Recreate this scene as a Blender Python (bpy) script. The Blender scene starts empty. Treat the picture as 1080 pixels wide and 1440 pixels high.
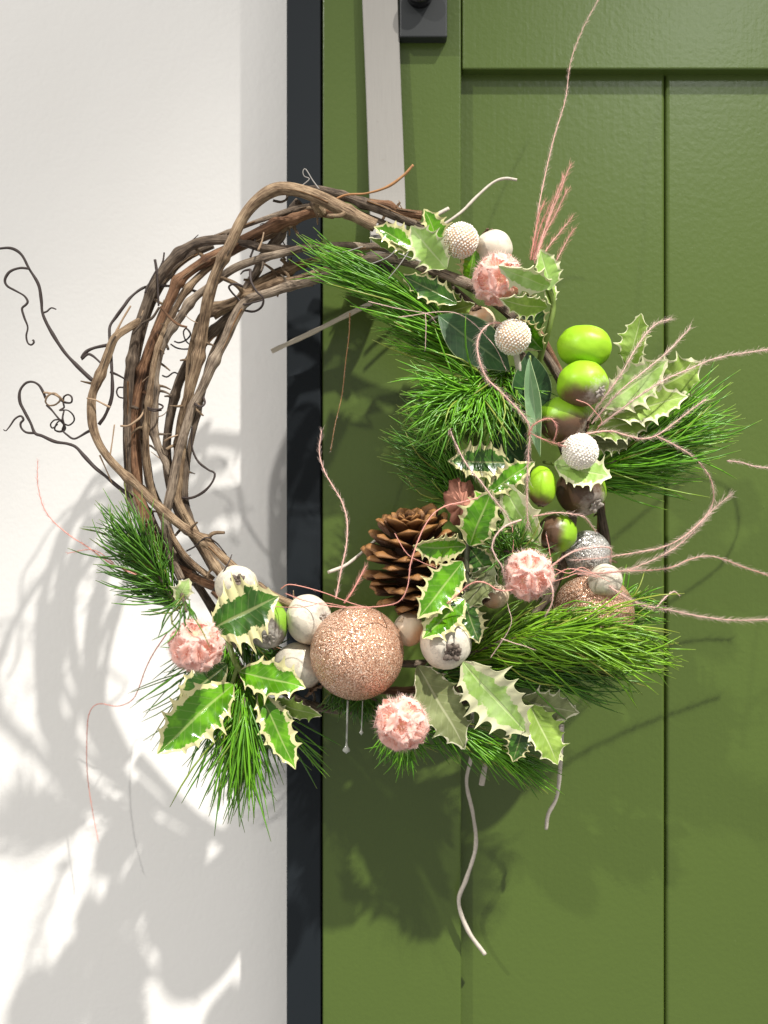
import bpy, math, random
import numpy as np
from mathutils import Vector, Matrix, noise as mnoise

random.seed(7)
rng = np.random.default_rng(7)
SC = bpy.context.scene
COL = SC.collection

# ------------------------------------------------------------------ camera, world, lamps, exposure
CAMD = 0.86          # camera distance from the door face (m)
F = 1394.0           # focal length in photograph pixels
Z0 = 1.45            # camera height
cam_d = bpy.data.cameras.new('camera')
cam_d.sensor_fit = 'VERTICAL'; cam_d.sensor_height = 36.0
cam_d.lens = F / 1440.0 * 36.0
cam_d.clip_start = 0.02; cam_d.clip_end = 50
cam_d.dof.use_dof = True; cam_d.dof.focus_distance = CAMD - 0.095; cam_d.dof.aperture_fstop = 4.5
cam = bpy.data.objects.new('camera', cam_d); COL.objects.link(cam)
cam.location = (0, -CAMD, Z0); cam.rotation_euler = (math.radians(90), 0, 0)
SC.camera = cam

world = bpy.data.worlds.new('World'); SC.world = world; world.use_nodes = True
bg = world.node_tree.nodes['Background']
bg.inputs[0].default_value = (1.0, 0.985, 0.96, 1); bg.inputs[1].default_value = 0.54

def lamp(name, loc, watts, radius, col, aim=(0, 0, 1.45), angle=60, blend=0.6):
    l = bpy.data.lights.new(name, 'SPOT'); l.energy = watts; l.shadow_soft_size = radius; l.color = col
    l.spot_size = math.radians(angle); l.spot_blend = blend
    o = bpy.data.objects.new(name, l); COL.objects.link(o); o.location = loc
    o.rotation_euler = (Vector(aim) - Vector(loc)).to_track_quat('-Z', 'Y').to_euler()
    return o
lamp('key_spot', (3.4, -4.0, Z0 + 6.6), 5800, 0.095, (1.0, 0.965, 0.90), aim=(0.0, 0, 0.99), angle=9.8, blend=1.0)
lamp('side_spot', (-3.0, -3.0, Z0 + 3.3), 610, 0.06, (1.0, 0.97, 0.92), aim=(0.0, 0, 1.3), angle=34, blend=1.0)
lamp('ceiling_spot', (0.66, -1.25, Z0 + 1.02), 10, 0.06, (0.97, 0.99, 1.0), aim=(0.42, 0, 1.75), angle=46, blend=1.0)

SC.view_settings.view_transform = 'Standard'; SC.view_settings.look = 'None'
SC.view_settings.exposure = 0.0; SC.view_settings.gamma = 1.0
SC.cycles.use_denoising = True
SC.cycles.max_bounces = 8; SC.cycles.transparent_max_bounces = 8

# ------------------------------------------------------------------ helpers
def W(px, py, d):
    """a point of the place: seen at photograph pixel (px, py), d metres in front of the door face"""
    k = (CAMD - d) / F
    return Vector(((px - 540) * k, -d, Z0 + (720 - py) * k))
def U(px, d=0.08): return px * (CAMD - d) / F        # photograph pixels to metres

def tag(o, label=None, cat=None, group=None, kind=None):
    if label: o['label'] = label
    if cat: o['category'] = cat
    if group: o['group'] = group
    if kind: o['kind'] = kind
    return o
def thing(name, loc, label, cat, group=None, kind=None):
    o = bpy.data.objects.new(name, None); COL.objects.link(o); o.location = loc
    o.empty_display_size = 0.01
    return tag(o, label, cat, group, kind)
def root_of(o):
    while o.parent: o = o.parent
    return o

def mk(name, verts, faces, mats, parent=None, attrs=None, midx=None, smooth=True, kind=None):
    """one mesh object; verts in world space, stored relative to the thing's base"""
    v = np.asarray(verts, dtype=np.float64).reshape(-1, 3)
    if parent is not None:
        v = v - np.array(root_of(parent).location)
    me = bpy.data.meshes.new(name)
    me.from_pydata(v.tolist(), [], faces)
    for m in (mats if isinstance(mats, (list, tuple)) else [mats]): me.materials.append(m)
    if midx is not None: me.polygons.foreach_set('material_index', midx)
    if smooth is True: me.polygons.foreach_set('use_smooth', [True] * len(me.polygons))
    for k, a in (attrs or {}).items():
        a = np.asarray(a, dtype=np.float32)
        if a.ndim == 2:
            at = me.attributes.new(k, 'FLOAT_VECTOR', 'POINT'); at.data.foreach_set('vector', a.ravel())
        else:
            at = me.attributes.new(k, 'FLOAT', 'POINT'); at.data.foreach_set('value', a.ravel())
    me.update()
    o = bpy.data.objects.new(name, me); COL.objects.link(o)
    if parent is not None: o.parent = parent
    if kind: o['kind'] = kind
    return o

class MB:
    """collects pieces of one mesh"""
    def __init__(s): s.v = []; s.f = []; s.a = {}; s.n = 0
    def add(s, v, f, **at):
        v = np.asarray(v, dtype=np.float64).reshape(-1, 3)
        s.v.append(v); s.f += [tuple(i + s.n for i in q) for q in f]; s.n += len(v)
        for k, a in at.items(): s.a.setdefault(k, []).append(np.asarray(a, dtype=np.float32))
    def build(s, name, mats, parent=None, **kw):
        return mk(name, np.vstack(s.v), s.f, mats, parent, {k: np.concatenate(a) for k, a in s.a.items()}, **kw)

def smooth_path(pts, step):
    """Catmull-Rom through the points, resampled evenly"""
    P = np.array([tuple(p) for p in pts], float)
    if len(P) == 2: P = np.vstack([P[0], (P[0] + P[1]) / 2, P[1]])
    Q = np.vstack([2 * P[0] - P[1], P, 2 * P[-1] - P[-2]])
    out = []
    for i in range(1, len(Q) - 2):
        t = np.linspace(0, 1, 14, endpoint=False)[:, None]
        a, b, c, d = Q[i - 1], Q[i], Q[i + 1], Q[i + 2]
        out.append(0.5 * (2 * b + (c - a) * t + (2 * a - 5 * b + 4 * c - d) * t**2 + (3 * b - a - 3 * c + d) * t**3))
    D = np.vstack(out + [P[-1][None]])
    s = np.concatenate([[0], np.cumsum(np.linalg.norm(np.diff(D, axis=0), axis=1))])
    n = max(3, int(s[-1] / step) + 1)
    q = np.linspace(0, s[-1], n)
    return np.stack([np.interp(q, s, D[:, k]) for k in range(3)], 1), q

def tube(pts, rad, sides, ridge=0.0, seed=0, s=None, cap=True):
    P = np.asarray(pts, float); n = len(P)
    T = np.gradient(P, axis=0); T /= np.linalg.norm(T, axis=1)[:, None] + 1e-12
    N = np.zeros_like(P)
    u = np.cross(T[0], [0.3, 0.9, 0.2]); u /= np.linalg.norm(u); N[0] = u
    for i in range(1, n):
        u = N[i - 1] - T[i] * np.dot(N[i - 1], T[i]); N[i] = u / (np.linalg.norm(u) + 1e-12)
    B = np.cross(T, N)
    th = np.linspace(0, 2 * np.pi, sides, endpoint=False)
    R = np.asarray(rad, float)[:, None] * np.ones((n, sides))
    if s is None: s = np.concatenate([[0], np.cumsum(np.linalg.norm(np.diff(P, axis=0), axis=1))])
    if ridge > 0:
        r2 = np.random.default_rng(seed)
        for k, a in ((2, .8), (3, 1.0), (5, .8), (7, .55)):
            ph, tw, fr = r2.uniform(0, 6.28), r2.uniform(-25, 25), r2.uniform(20, 90)
            R = R * (1 + ridge * a * np.cos(k * th[None, :] + ph + tw * s[:, None]) * (0.6 + 0.4 * np.sin(fr * s[:, None] + ph)))
    V = P[:, None, :] + R[:, :, None] * (np.cos(th)[None, :, None] * N[:, None, :] + np.sin(th)[None, :, None] * B[:, None, :])
    f = []
    for i in range(n - 1):
        for j in range(sides):
            k = (j + 1) % sides
            f.append((i * sides + j, i * sides + k, (i + 1) * sides + k, (i + 1) * sides + j))
    if cap:
        f.append(tuple(range(sides))[::-1]); f.append(tuple((n - 1) * sides + j for j in range(sides)))
    tc = np.stack([np.tile(np.cos(th), n), np.tile(np.sin(th), n), np.repeat(s, sides)], 1)
    return V.reshape(-1, 3), f, tc

def ico(sub=1):
    import bmesh
    bm = bmesh.new(); bmesh.ops.create_icosphere(bm, subdivisions=sub, radius=1)
    v = np.array([x.co[:] for x in bm.verts]); f = [tuple(q.index for q in g.verts) for g in bm.faces]
    bm.free(); return v, f
ICO1, ICO2 = ico(1), ico(2)
def uvsphere(nu=48, nv=28):
    v = []; f = []
    for i in range(nv + 1):
        t = math.pi * i / nv
        for j in range(nu):
            p = 2 * math.pi * j / nu
            v.append((math.sin(t) * math.cos(p), math.sin(t) * math.sin(p), math.cos(t)))
    for i in range(nv):
        for j in range(nu):
            k = (j + 1) % nu
            f.append((i * nu + j, (i + 1) * nu + j, (i + 1) * nu + k, i * nu + k))
    return np.array(v), f
def frame_from(axis, hint=(0, -1, 0)):
    z = np.array(axis, float); z /= np.linalg.norm(z)
    h = np.array(hint, float)
    if abs(np.dot(h, z)) > 0.95: h = np.array((0.2, 0.1, 1.0))
    x = np.cross(h, z); x /= np.linalg.norm(x); y = np.cross(z, x)
    return x, y, z
def fib(n):
    i = np.arange(n) + 0.5; ph = np.arccos(1 - 2 * i / n); th = math.pi * (1 + 5**0.5) * i
    return np.stack([np.cos(th) * np.sin(ph), np.sin(th) * np.sin(ph), np.cos(ph)], 1)

# ------------------------------------------------------------------ materials
class NT:
    def __init__(s, name):
        s.m = bpy.data.materials.new(name); s.m.use_nodes = True
        s.t = s.m.node_tree; s.b = s.t.nodes['Principled BSDF']; s.out = s.t.nodes['Material Output']
    def n(s, ty, **kw):
        x = s.t.nodes.new(ty)
        for k, v in kw.items():
            if k.startswith('i_'):
                key = k[2:]; key = int(key) if key.isdigit() else key.replace('_', ' ')
                s.link(v, x.inputs[key])
            else: setattr(x, k, v)
        return x
    def link(s, v, inp):
        if isinstance(v, bpy.types.NodeSocket): s.t.links.new(v, inp)
        elif v is not None:
            try: inp.default_value = v
            except Exception: inp.default_value = tuple(v) + (1,)
    def math(s, op, a, b=None, c=None, clamp=False):
        x = s.n('ShaderNodeMath', operation=op); x.use_clamp = clamp
        s.link(a, x.inputs[0])
        if b is not None: s.link(b, x.inputs[1])
        if c is not None: s.link(c, x.inputs[2])
        return x.outputs[0]
    def step(s, v, lo, hi):
        x = s.n('ShaderNodeMapRange', interpolation_type='SMOOTHSTEP')
        s.link(v, x.inputs['Value']); s.link(lo, x.inputs['From Min']); s.link(hi, x.inputs['From Max'])
        return x.outputs[0]
    def mix(s, f, a, b):
        x = s.n('ShaderNodeMix', data_type='RGBA')
        s.link(f, x.inputs[0]); s.link(a if isinstance(a, bpy.types.NodeSocket) else tuple(a) + (1,), x.inputs[6])
        s.link(b if isinstance(b, bpy.types.NodeSocket) else tuple(b) + (1,), x.inputs[7])
        return x.outputs[2]
    def obj(s): return s.n('ShaderNodeTexCoord').outputs['Object']
    def attr(s, name, out='Vector'): return s.n('ShaderNodeAttribute', attribute_name=name).outputs[out]
    def noise(s, vec, scale, detail=4, rough=0.55, out=0):
        x = s.n('ShaderNodeTexNoise'); s.link(vec, x.inputs['Vector'])
        x.inputs['Scale'].default_value = scale; x.inputs['Detail'].default_value = detail; x.inputs['Roughness'].default_value = rough
        return x.outputs[out]
    def vmul(s, v, k):
        x = s.n('ShaderNodeVectorMath', operation='MULTIPLY'); s.link(v, x.inputs[0]); x.inputs[1].default_value = k
        return x.outputs[0]
    def ramp(s, f, stops):
        x = s.n('ShaderNodeValToRGB'); e = x.color_ramp.elements
        e[0].position, e[0].color = stops[0][0], tuple(stops[0][1]) + (1,)
        e[1].position, e[1].color = stops[-1][0], tuple(stops[-1][1]) + (1,)
        for p, c in stops[1:-1]:
            q = e.new(p); q.color = tuple(c) + (1,)
        s.link(f, x.inputs[0]); return x.outputs[0]
    def bump(s, h, strength, dist):
        x = s.n('ShaderNodeBump'); x.inputs['Strength'].default_value = strength; x.inputs['Distance'].default_value = dist
        s.link(h, x.inputs['Height']); s.link(x.outputs[0], s.b.inputs['Normal']); return x.outputs[0]
    def set(s, **kw):
        for k, v in kw.items(): s.link(v if isinstance(v, (bpy.types.NodeSocket, float, int)) else tuple(v) + (1,), s.b.inputs[k.replace('_', ' ')])
        return s
    def translucent(s, col, amt):
        tr = s.n('ShaderNodeBsdfTranslucent'); s.link(col if isinstance(col, bpy.types.NodeSocket) else tuple(col) + (1,), tr.inputs[0])
        mx = s.n('ShaderNodeMixShader'); mx.inputs[0].default_value = amt
        s.t.links.new(s.b.outputs[0], mx.inputs[1]); s.t.links.new(tr.outputs[0], mx.inputs[2]); s.t.links.new(mx.outputs[0], s.out.inputs[0])

def m_wall():
    t = NT('white_plaster'); o = t.obj()
    n = t.noise(o, 6, 5)
    t.set(Base_Color=t.mix(n, (0.785, 0.765, 0.735), (0.815, 0.80, 0.775)), Roughness=0.75)
    t.bump(t.math('ADD', t.noise(o, 260, 4), t.math('MULTIPLY', t.noise(o, 22, 3), 2.0)), 0.22, 0.0012); return t.m
def m_green():
    t = NT('green_door_paint'); o = t.obj()
    n = t.noise(o, 4, 4)
    speck = t.step(t.noise(o, 160, 2), 0.72, 0.80)
    base = t.mix(n, (0.066, 0.102, 0.0175), (0.077, 0.117, 0.021))
    dust = t.step(t.noise(o, 420, 2), 0.74, 0.80)
    t.set(Base_Color=t.mix(t.math('MULTIPLY', dust, 0.35), base, (0.30, 0.36, 0.18)), Roughness=t.math('ADD', 0.27, t.math('MULTIPLY', n, 0.14)), Specular_IOR_Level=0.45)
    h = t.math('ADD', t.noise(o, 230, 3), t.math('MULTIPLY', speck, 0.5))
    h = t.math('ADD', h, t.math('MULTIPLY', t.noise(t.vmul(o, (260, 260, 5)), 1, 3), 0.5))
    t.bump(h, 0.25, 0.0010); return t.m
def m_frame():
    t = NT('anthracite_frame'); o = t.obj()
    t.set(Base_Color=t.mix(t.noise(o, 9), (0.0075, 0.011, 0.0145), (0.0105, 0.014, 0.017)), Roughness=0.62, Specular_IOR_Level=0.22)
    t.bump(t.noise(o, 700, 2), 0.08, 0.0005); return t.m
def m_strap():
    t = NT('brushed_pale_metal'); o = t.obj()
    st = t.noise(t.vmul(o, (1400, 1400, 30)), 1, 3)
    spots = t.step(t.noise(o, 110, 2), 0.69, 0.76)
    c = t.mix(st, (0.265, 0.25, 0.23), (0.32, 0.305, 0.28))
    t.set(Base_Color=t.mix(t.math('MULTIPLY', spots, 0.5), c, (0.25, 0.23, 0.2)), Metallic=0.1, Roughness=t.math('ADD', 0.5, t.math('MULTIPLY', st, 0.2)))
    t.bump(t.noise(o, 40, 3), 0.1, 0.002); return t.m
def m_plate():
    t = NT('black_hardware'); o = t.obj()
    t.set(Base_Color=(0.022, 0.025, 0.026), Roughness=0.45); t.bump(t.noise(o, 900, 2), 0.1, 0.0004); return t.m
def m_knob():
    t = NT('black_gloss'); t.set(Base_Color=(0.008, 0.008, 0.009), Roughness=0.12); return t.m
def m_bark(name, dark, mid, light):
    t = NT(name); tc = t.attr('tc'); o = t.obj()
    st = t.noise(t.vmul(tc, (4.2, 4.2, 70)), 1, 5, 0.62)
    st2 = t.noise(t.vmul(tc, (9, 9, 160)), 1, 3)
    patch = t.noise(o, 70, 4)
    f = t.math('ADD', t.math('MULTIPLY', st, 0.7), t.math('MULTIPLY', patch, 0.5))
    f = t.math('ADD', f, t.math('MULTIPLY', t.math('SUBTRACT', st2, 0.5), 0.35))
    c = t.ramp(f, [(0.45, dark), (0.57, mid), (0.71, light), (0.86, tuple(min(1, x * 1.35) for x in light))])
    t.set(Base_Color=c, Roughness=0.68, Specular_IOR_Level=0.3)
    t.bump(t.math('ADD', st, t.math('MULTIPLY', st2, 0.6)), 1.0, 0.0014); return t.m
def m_plain(name, c, rough=0.6, var=0.25, scale=150, trans=0.0, spec=0.4):
    t = NT(name); o = t.obj()
    col = t.mix(t.noise(o, scale, 3), tuple(x * (1 - var) for x in c), tuple(min(1, x * (1 + var)) for x in c))
    t.set(Base_Color=col, Roughness=rough, Specular_IOR_Level=spec)
    if trans: t.translucent(col, trans)
    return t.m
def m_leaf(name, dark, mid, cream, rough, back=False, th=0.60, smooth_leaf=False):
    t = NT(name); lv = t.attr('lv'); o = t.obj()
    sp = t.n('ShaderNodeSeparateXYZ'); t.link(lv, sp.inputs[0]); u, v, r = sp.outputs
    av = t.math('ABSOLUTE', v)
    nz = t.noise(o, 230, 5, 0.7); nz2 = t.noise(o, 75, 4)
    side = t.math('MULTIPLY', t.math('SUBTRACT', nz2, 0.5), 1.0)
    m = t.math('ADD', t.math('ADD', av, t.math('MULTIPLY', t.math('SUBTRACT', nz, 0.5), 0.55)), side)
    m = t.math('ADD', m, t.math('MULTIPLY', t.math('SUBTRACT', r, 0.5), 0.28))
    m = t.math('ADD', m, t.math('MULTIPLY', t.step(u, 0.80, 1.0), 0.5))
    vein = t.math('SINE', t.math('MULTIPLY', t.math('SUBTRACT', u, t.math('MULTIPLY', av, 0.22)), 62.0))
    if smooth_leaf:
        fac = t.step(av, 0.95, 0.985)
    else:
        fac = t.step(m, th, th + 0.06)
    mott = t.step(t.noise(o, 60, 3), 0.44, 0.60)
    green = t.mix(mott, dark, mid)
    green = t.mix(t.math('MULTIPLY', t.step(vein, 0.86, 1.0), 0.07), green, cream)
    c = t.mix(fac, green, t.mix(t.noise(o, 120, 3), cream, tuple(x * 0.86 for x in cream)))
    rib = t.math('SUBTRACT', 1.0, t.step(av, 0.025, 0.07))
    c = t.mix(t.math('MULTIPLY', rib, 0.55), c, tuple(0.5 * a + 0.5 * b for a, b in zip(mid, cream)))
    t.set(Base_Color=c, Roughness=rough, Specular_IOR_Level=0.5 if not back else 0.3)
    h = t.math('ADD', t.math('MULTIPLY', t.math('MULTIPLY', vein, nz2), 0.10), t.math('ADD', t.math('MULTIPLY', rib, -0.8), nz2))
    t.bump(h, 0.35, 0.0012); t.translucent(c, 0.16); return t.m
def m_needle(name, a, b, rough=0.34):
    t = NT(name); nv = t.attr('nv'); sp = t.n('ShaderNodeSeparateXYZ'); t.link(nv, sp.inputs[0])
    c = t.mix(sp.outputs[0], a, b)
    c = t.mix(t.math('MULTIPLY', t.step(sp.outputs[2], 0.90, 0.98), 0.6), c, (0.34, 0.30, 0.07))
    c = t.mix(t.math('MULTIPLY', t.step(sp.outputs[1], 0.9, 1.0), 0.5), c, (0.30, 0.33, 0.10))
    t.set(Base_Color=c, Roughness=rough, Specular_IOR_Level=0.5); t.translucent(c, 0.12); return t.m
def m_glitter(name, stops, rough=0.24, scale=1850):
    t = NT(name); o = t.obj()
    vo = t.n('ShaderNodeTexVoronoi'); vo.inputs['Scale'].default_value = scale; t.link(o, vo.inputs['Vector'])
    sp = t.n('ShaderNodeSeparateColor'); t.link(vo.outputs['Color'], sp.inputs[0])
    t.set(Base_Color=t.ramp(sp.outputs[0], stops), Metallic=0.35, Roughness=rough)
    g = t.n('ShaderNodeNewGeometry')
    a = t.n('ShaderNodeVectorMath', operation='SUBTRACT'); t.link(vo.outputs['Color'], a.inputs[0]); a.inputs[1].default_value = (0.5, 0.5, 0.5)
    b = t.n('ShaderNodeVectorMath', operation='MULTIPLY_ADD'); t.link(a.outputs[0], b.inputs[0]); b.inputs[1].default_value = (1.0,) * 3; t.link(g.outputs['Normal'], b.inputs[2])
    c = t.n('ShaderNodeVectorMath', operation='NORMALIZE'); t.link(b.outputs[0], c.inputs[0])
    t.link(c.outputs[0], t.b.inputs['Normal']); return t.m
def m_fruit(name, main, main2, other, frost, rough=0.3, th=0.25, soft=0.25, spec=0.5, frosty=0.5, mottle=0.0):
    t = NT(name); fa = t.attr('fa'); o = t.obj()
    sp = t.n('ShaderNodeSeparateXYZ'); t.link(fa, sp.inputs[0]); brown, cal, _ = sp.outputs
    n = t.noise(o, 75, 5); n2 = t.noise(o, 320, 5, 0.7)
    c = t.mix(t.noise(o, 40, 3), main, main2)
    bf = t.step(t.math('ADD', brown, t.math('MULTIPLY', t.math('SUBTRACT', n, 0.5), 0.55)), th, th + soft)
    c = t.mix(bf, c, t.mix(n2, other, tuple(x * 1.7 for x in other)))
    ff = t.math('MULTIPLY', t.step(t.math('ADD', cal, t.math('MULTIPLY', t.math('SUBTRACT', n2, 0.5), 0.8)), 0.66, 1.0), frosty)
    c = t.mix(ff, c, frost)
    c = t.mix(t.math('MULTIPLY', t.step(t.math('ADD', t.noise(o, 130, 5, 0.7), t.math('MULTIPLY', t.math('SUBTRACT', n2, 0.5), 0.5)), 0.46, 0.72), mottle), c, frost)
    c = t.mix(t.math('MULTIPLY', t.step(t.noise(o, 520, 2), 0.66, 0.74), 0.22), c, tuple(x * 0.45 for x in main))
    t.set(Base_Color=c, Roughness=t.math('ADD', rough, t.math('MULTIPLY', ff, 0.3)), Specular_IOR_Level=spec, Subsurface_Weight=0.0)
    t.bump(t.math('ADD', n, t.math('MULTIPLY', n2, 0.25)), 0.16, 0.002); return t.m
def m_petal():
    t = NT('pink_petal'); pv = t.attr('pv'); sp = t.n('ShaderNodeSeparateXYZ'); t.link(pv, sp.inputs[0]); o = t.obj()
    c = t.ramp(sp.outputs[0], [(0.0, (0.99, 0.84, 0.52)), (0.2, (0.98, 0.54, 0.41)), (0.7, (0.98, 0.60, 0.51)), (1.0, (0.99, 0.78, 0.71))])
    c = t.mix(t.math('MULTIPLY', t.noise(o, 90, 3), 0.4), c, (0.98, 0.62, 0.55))
    t.set(Base_Color=c, Roughness=0.7, Specular_IOR_Level=0.2); t.translucent(c, 0.32); return t.m
def m_scale():
    t = NT('cone_scale'); o = t.obj(); g = t.attr('cs'); sp = t.n('ShaderNodeSeparateXYZ'); t.link(g, sp.inputs[0])
    n = t.noise(t.vmul(o, (1, 4, 4)), 300, 4)
    c = t.mix(n, (0.062, 0.024, 0.008), (0.15, 0.060, 0.018))
    c = t.mix(t.math('MULTIPLY', t.step(sp.outputs[0], 0.78, 1.02), t.math('ADD', 0.45, t.math('MULTIPLY', n, 0.6)), clamp=True), c, (0.34, 0.16, 0.05))
    t.set(Base_Color=c, Roughness=0.42, Specular_IOR_Level=0.45); t.bump(n, 0.5, 0.0008); return t.m

M = dict(
    wall=m_wall(), green=m_green(), frame=m_frame(), strap=m_strap(), plate=m_plate(), knob=m_knob(),
    bark_dark=m_bark('dark_vine_bark', (0.035, 0.024, 0.018), (0.115, 0.082, 0.058), (0.23, 0.175, 0.125)),
    bark_red=m_bark('reddish_vine_bark', (0.05, 0.025, 0.014), (0.175, 0.086, 0.044), (0.30, 0.165, 0.09)),
    bark_tan=m_bark('tan_vine_bark', (0.075, 0.045, 0.025), (0.235, 0.155, 0.092), (0.43, 0.31, 0.195)),
    bark_grey=m_bark('grey_vine_bark', (0.06, 0.046, 0.036), (0.21, 0.155, 0.11), (0.39, 0.31, 0.23)),
    bark_orange=m_bark('orange_vine_bark', (0.08, 0.036, 0.014), (0.27, 0.135, 0.056), (0.44, 0.26, 0.13)),
    tendril=m_plain('dark_tendril', (0.048, 0.034, 0.030), 0.6, 0.4, 220),
    tendril_tan=m_plain('tan_tendril', (0.36, 0.25, 0.16), 0.7, 0.3, 220),
    fibre=m_plain('orange_fibre', (0.36, 0.18, 0.075), 0.7, 0.3, 260),
    wire=m_plain('grey_wire', (0.30, 0.28, 0.26), 0.4, 0.1),
    stick=m_plain('pale_stick', (0.60, 0.53, 0.42), 0.7, 0.15, 240),
    white_twig=m_plain('whitewashed_twig', (0.53, 0.47, 0.40), 0.8, 0.3, 400),
    glue=m_plain('glue', (0.42, 0.43, 0.38), 0.1, 0.05),
    disc=m_plain('brown_disc', (0.085, 0.066, 0.052), 0.6, 0.3, 160),
    leaf=m_leaf('holly_leaf', (0.065, 0.205, 0.006), (0.13, 0.36, 0.010), (0.68, 0.64, 0.33), 0.17, th=0.60),
    leaf_dark=m_leaf('dark_holly_leaf', (0.028, 0.085, 0.010), (0.050, 0.15, 0.012), (0.66, 0.62, 0.32), 0.25, th=0.62),
    leaf_pale=m_leaf('pale_holly_leaf', (0.34, 0.54, 0.12), (0.50, 0.70, 0.25), (0.80, 0.79, 0.50), 0.34, th=0.62),
    leaf_back=m_leaf('holly_leaf_underside', (0.22, 0.34, 0.055), (0.33, 0.48, 0.09), (0.78, 0.77, 0.50), 0.5, back=True, th=0.80),
    leaf_olive=m_leaf('olive_leaf_underside', (0.165, 0.19, 0.075), (0.235, 0.27, 0.115), (0.62, 0.60, 0.42), 0.5, back=True, th=0.82),
    smooth_leaf=m_leaf('smooth_dark_leaf', (0.026, 0.078, 0.022), (0.040, 0.115, 0.030), (0.36, 0.46, 0.22), 0.42, smooth_leaf=True),
    smooth_pale=m_leaf('smooth_pale_leaf', (0.17, 0.30, 0.14), (0.24, 0.40, 0.20), (0.5, 0.6, 0.34), 0.4, smooth_leaf=True),
    oak=m_plain('dry_pink_leaf', (0.42, 0.185, 0.125), 0.75, 0.3, 140, 0.15),
    stem=m_plain('green_stem', (0.16, 0.22, 0.05), 0.45, 0.35, 160),
    stem_dark=m_plain('dark_stem', (0.055, 0.06, 0.03), 0.6, 0.35, 160),
    needle=m_needle('pine_needle', (0.056, 0.18, 0.007), (0.155, 0.40, 0.018)),
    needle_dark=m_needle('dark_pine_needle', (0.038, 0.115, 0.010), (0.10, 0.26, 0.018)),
    needle_warm=m_needle('warm_pine_needle', (0.085, 0.21, 0.006), (0.23, 0.45, 0.018)),
    rose=m_glitter('rose_gold_glitter', [(0.0, (0.20, 0.085, 0.045)), (0.35, (0.46, 0.235, 0.14)), (0.8, (0.72, 0.43, 0.29)), (1.0, (1.0, 0.84, 0.70))]),
    silver=m_glitter('silver_glitter', [(0.0, (0.12, 0.115, 0.11)), (0.4, (0.33, 0.31, 0.30)), (1.0, (0.80, 0.77, 0.73))], 0.28),
    fruit_green=m_fruit('green_fruit', (0.235, 0.46, 0.012), (0.32, 0.56, 0.022), (0.085, 0.045, 0.024), (0.50, 0.46, 0.40), 0.42, soft=0.55, spec=0.4),
    fruit_half=m_fruit('half_brown_fruit', (0.18, 0.36, 0.014), (0.25, 0.45, 0.024), (0.075, 0.042, 0.024), (0.45, 0.41, 0.36), 0.36, th=-0.15, soft=0.5, spec=0.4),
    fruit_silver=m_fruit('frosted_fruit', (0.19, 0.38, 0.02), (0.25, 0.44, 0.05), (0.10, 0.085, 0.07), (0.46, 0.43, 0.38), 0.36, th=-0.1, frosty=0.8),
    fruit_cream=m_fruit('cream_fruit', (0.62, 0.56, 0.45), (0.70, 0.65, 0.54), (0.50, 0.36, 0.24), (0.36, 0.325, 0.28), 0.5, th=0.62, soft=0.5, spec=0.3, mottle=0.62),
    fruit_tan=m_fruit('tan_fruit', (0.62, 0.46, 0.30), (0.74, 0.62, 0.46), (0.45, 0.27, 0.15), (0.5, 0.42, 0.33), 0.4, th=0.3, soft=0.5),
    calyx=m_plain('dry_calyx', (0.34, 0.30, 0.26), 0.7, 0.85, 700), calyx_dark=m_plain('dark_calyx', (0.13, 0.10, 0.08), 0.7, 0.9, 700),
    calyx_brown=m_plain('brown_calyx', (0.15, 0.09, 0.055), 0.7, 0.6, 500),
    bead=m_plain('cream_beads', (0.88, 0.82, 0.73), 0.5, 0.05, 300, 0.12),
    bead_peach=m_plain('peach_bead_core', (0.70, 0.45, 0.28), 0.6, 0.2, 300),
    petal=m_petal(), scale=m_scale(), cone_core=m_plain('cone_core', (0.05, 0.022, 0.010), 0.7, 0.3),
    pink=m_plain('pink_feather', (0.86, 0.53, 0.46), 0.7, 0.15, 200, 0.2),
    coral=m_plain('coral_feather', (0.84, 0.40, 0.33), 0.7, 0.15, 200, 0.2),
    grey_pink=m_plain('grey_pink_feather', (0.78, 0.55, 0.49), 0.7, 0.15, 200, 0.2),
    barb=m_plain('feather_barb', (0.88, 0.70, 0.64), 0.8, 0.1, 200, 0.4),
    barb_coral=m_plain('coral_barb', (0.86, 0.48, 0.42), 0.8, 0.1, 200, 0.4),
)

# ------------------------------------------------------------------ setting: wall, frame, door, hanger
def box(x0, x1, y0, y1, z0, z1, bev=0.0):
    import bmesh
    bm = bmesh.new(); bmesh.ops.create_cube(bm, size=1)
    for v in bm.verts:
        v.co = ((x0 + x1) / 2 + v.co.x * (x1 - x0), (y0 + y1) / 2 + v.co.y * (y1 - y0), (z0 + z1) / 2 + v.co.z * (z1 - z0))
    if bev: bmesh.ops.bevel(bm, geom=bm.edges[:], offset=bev, segments=3, profile=0.5, affect='EDGES')
    v = [x.co[:] for x in bm.verts]; f = [tuple(q.index for q in g.verts) for g in bm.faces]
    bm.free(); return v, f
ZB, ZT = 0.35, 2.55
xw = lambda px, d: (px - 540) * (CAMD - d) / F
v, f = box(-1.3, xw(420, -0.053), 0.053, 0.13, ZB, ZT)
tag(mk('wall', v, f, M['wall'], smooth=False), 'plain white plaster wall beside the door', None, None, 'structure')
v, f = box(xw(403, 0.003), xw(450.5, 0.003), -0.003, 0.12, ZB, ZT, 0.0012)
tag(mk('door_frame', v, f, M['frame'], smooth=False), 'narrow anthracite upright between the white wall and green door', 'door frame')

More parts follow.
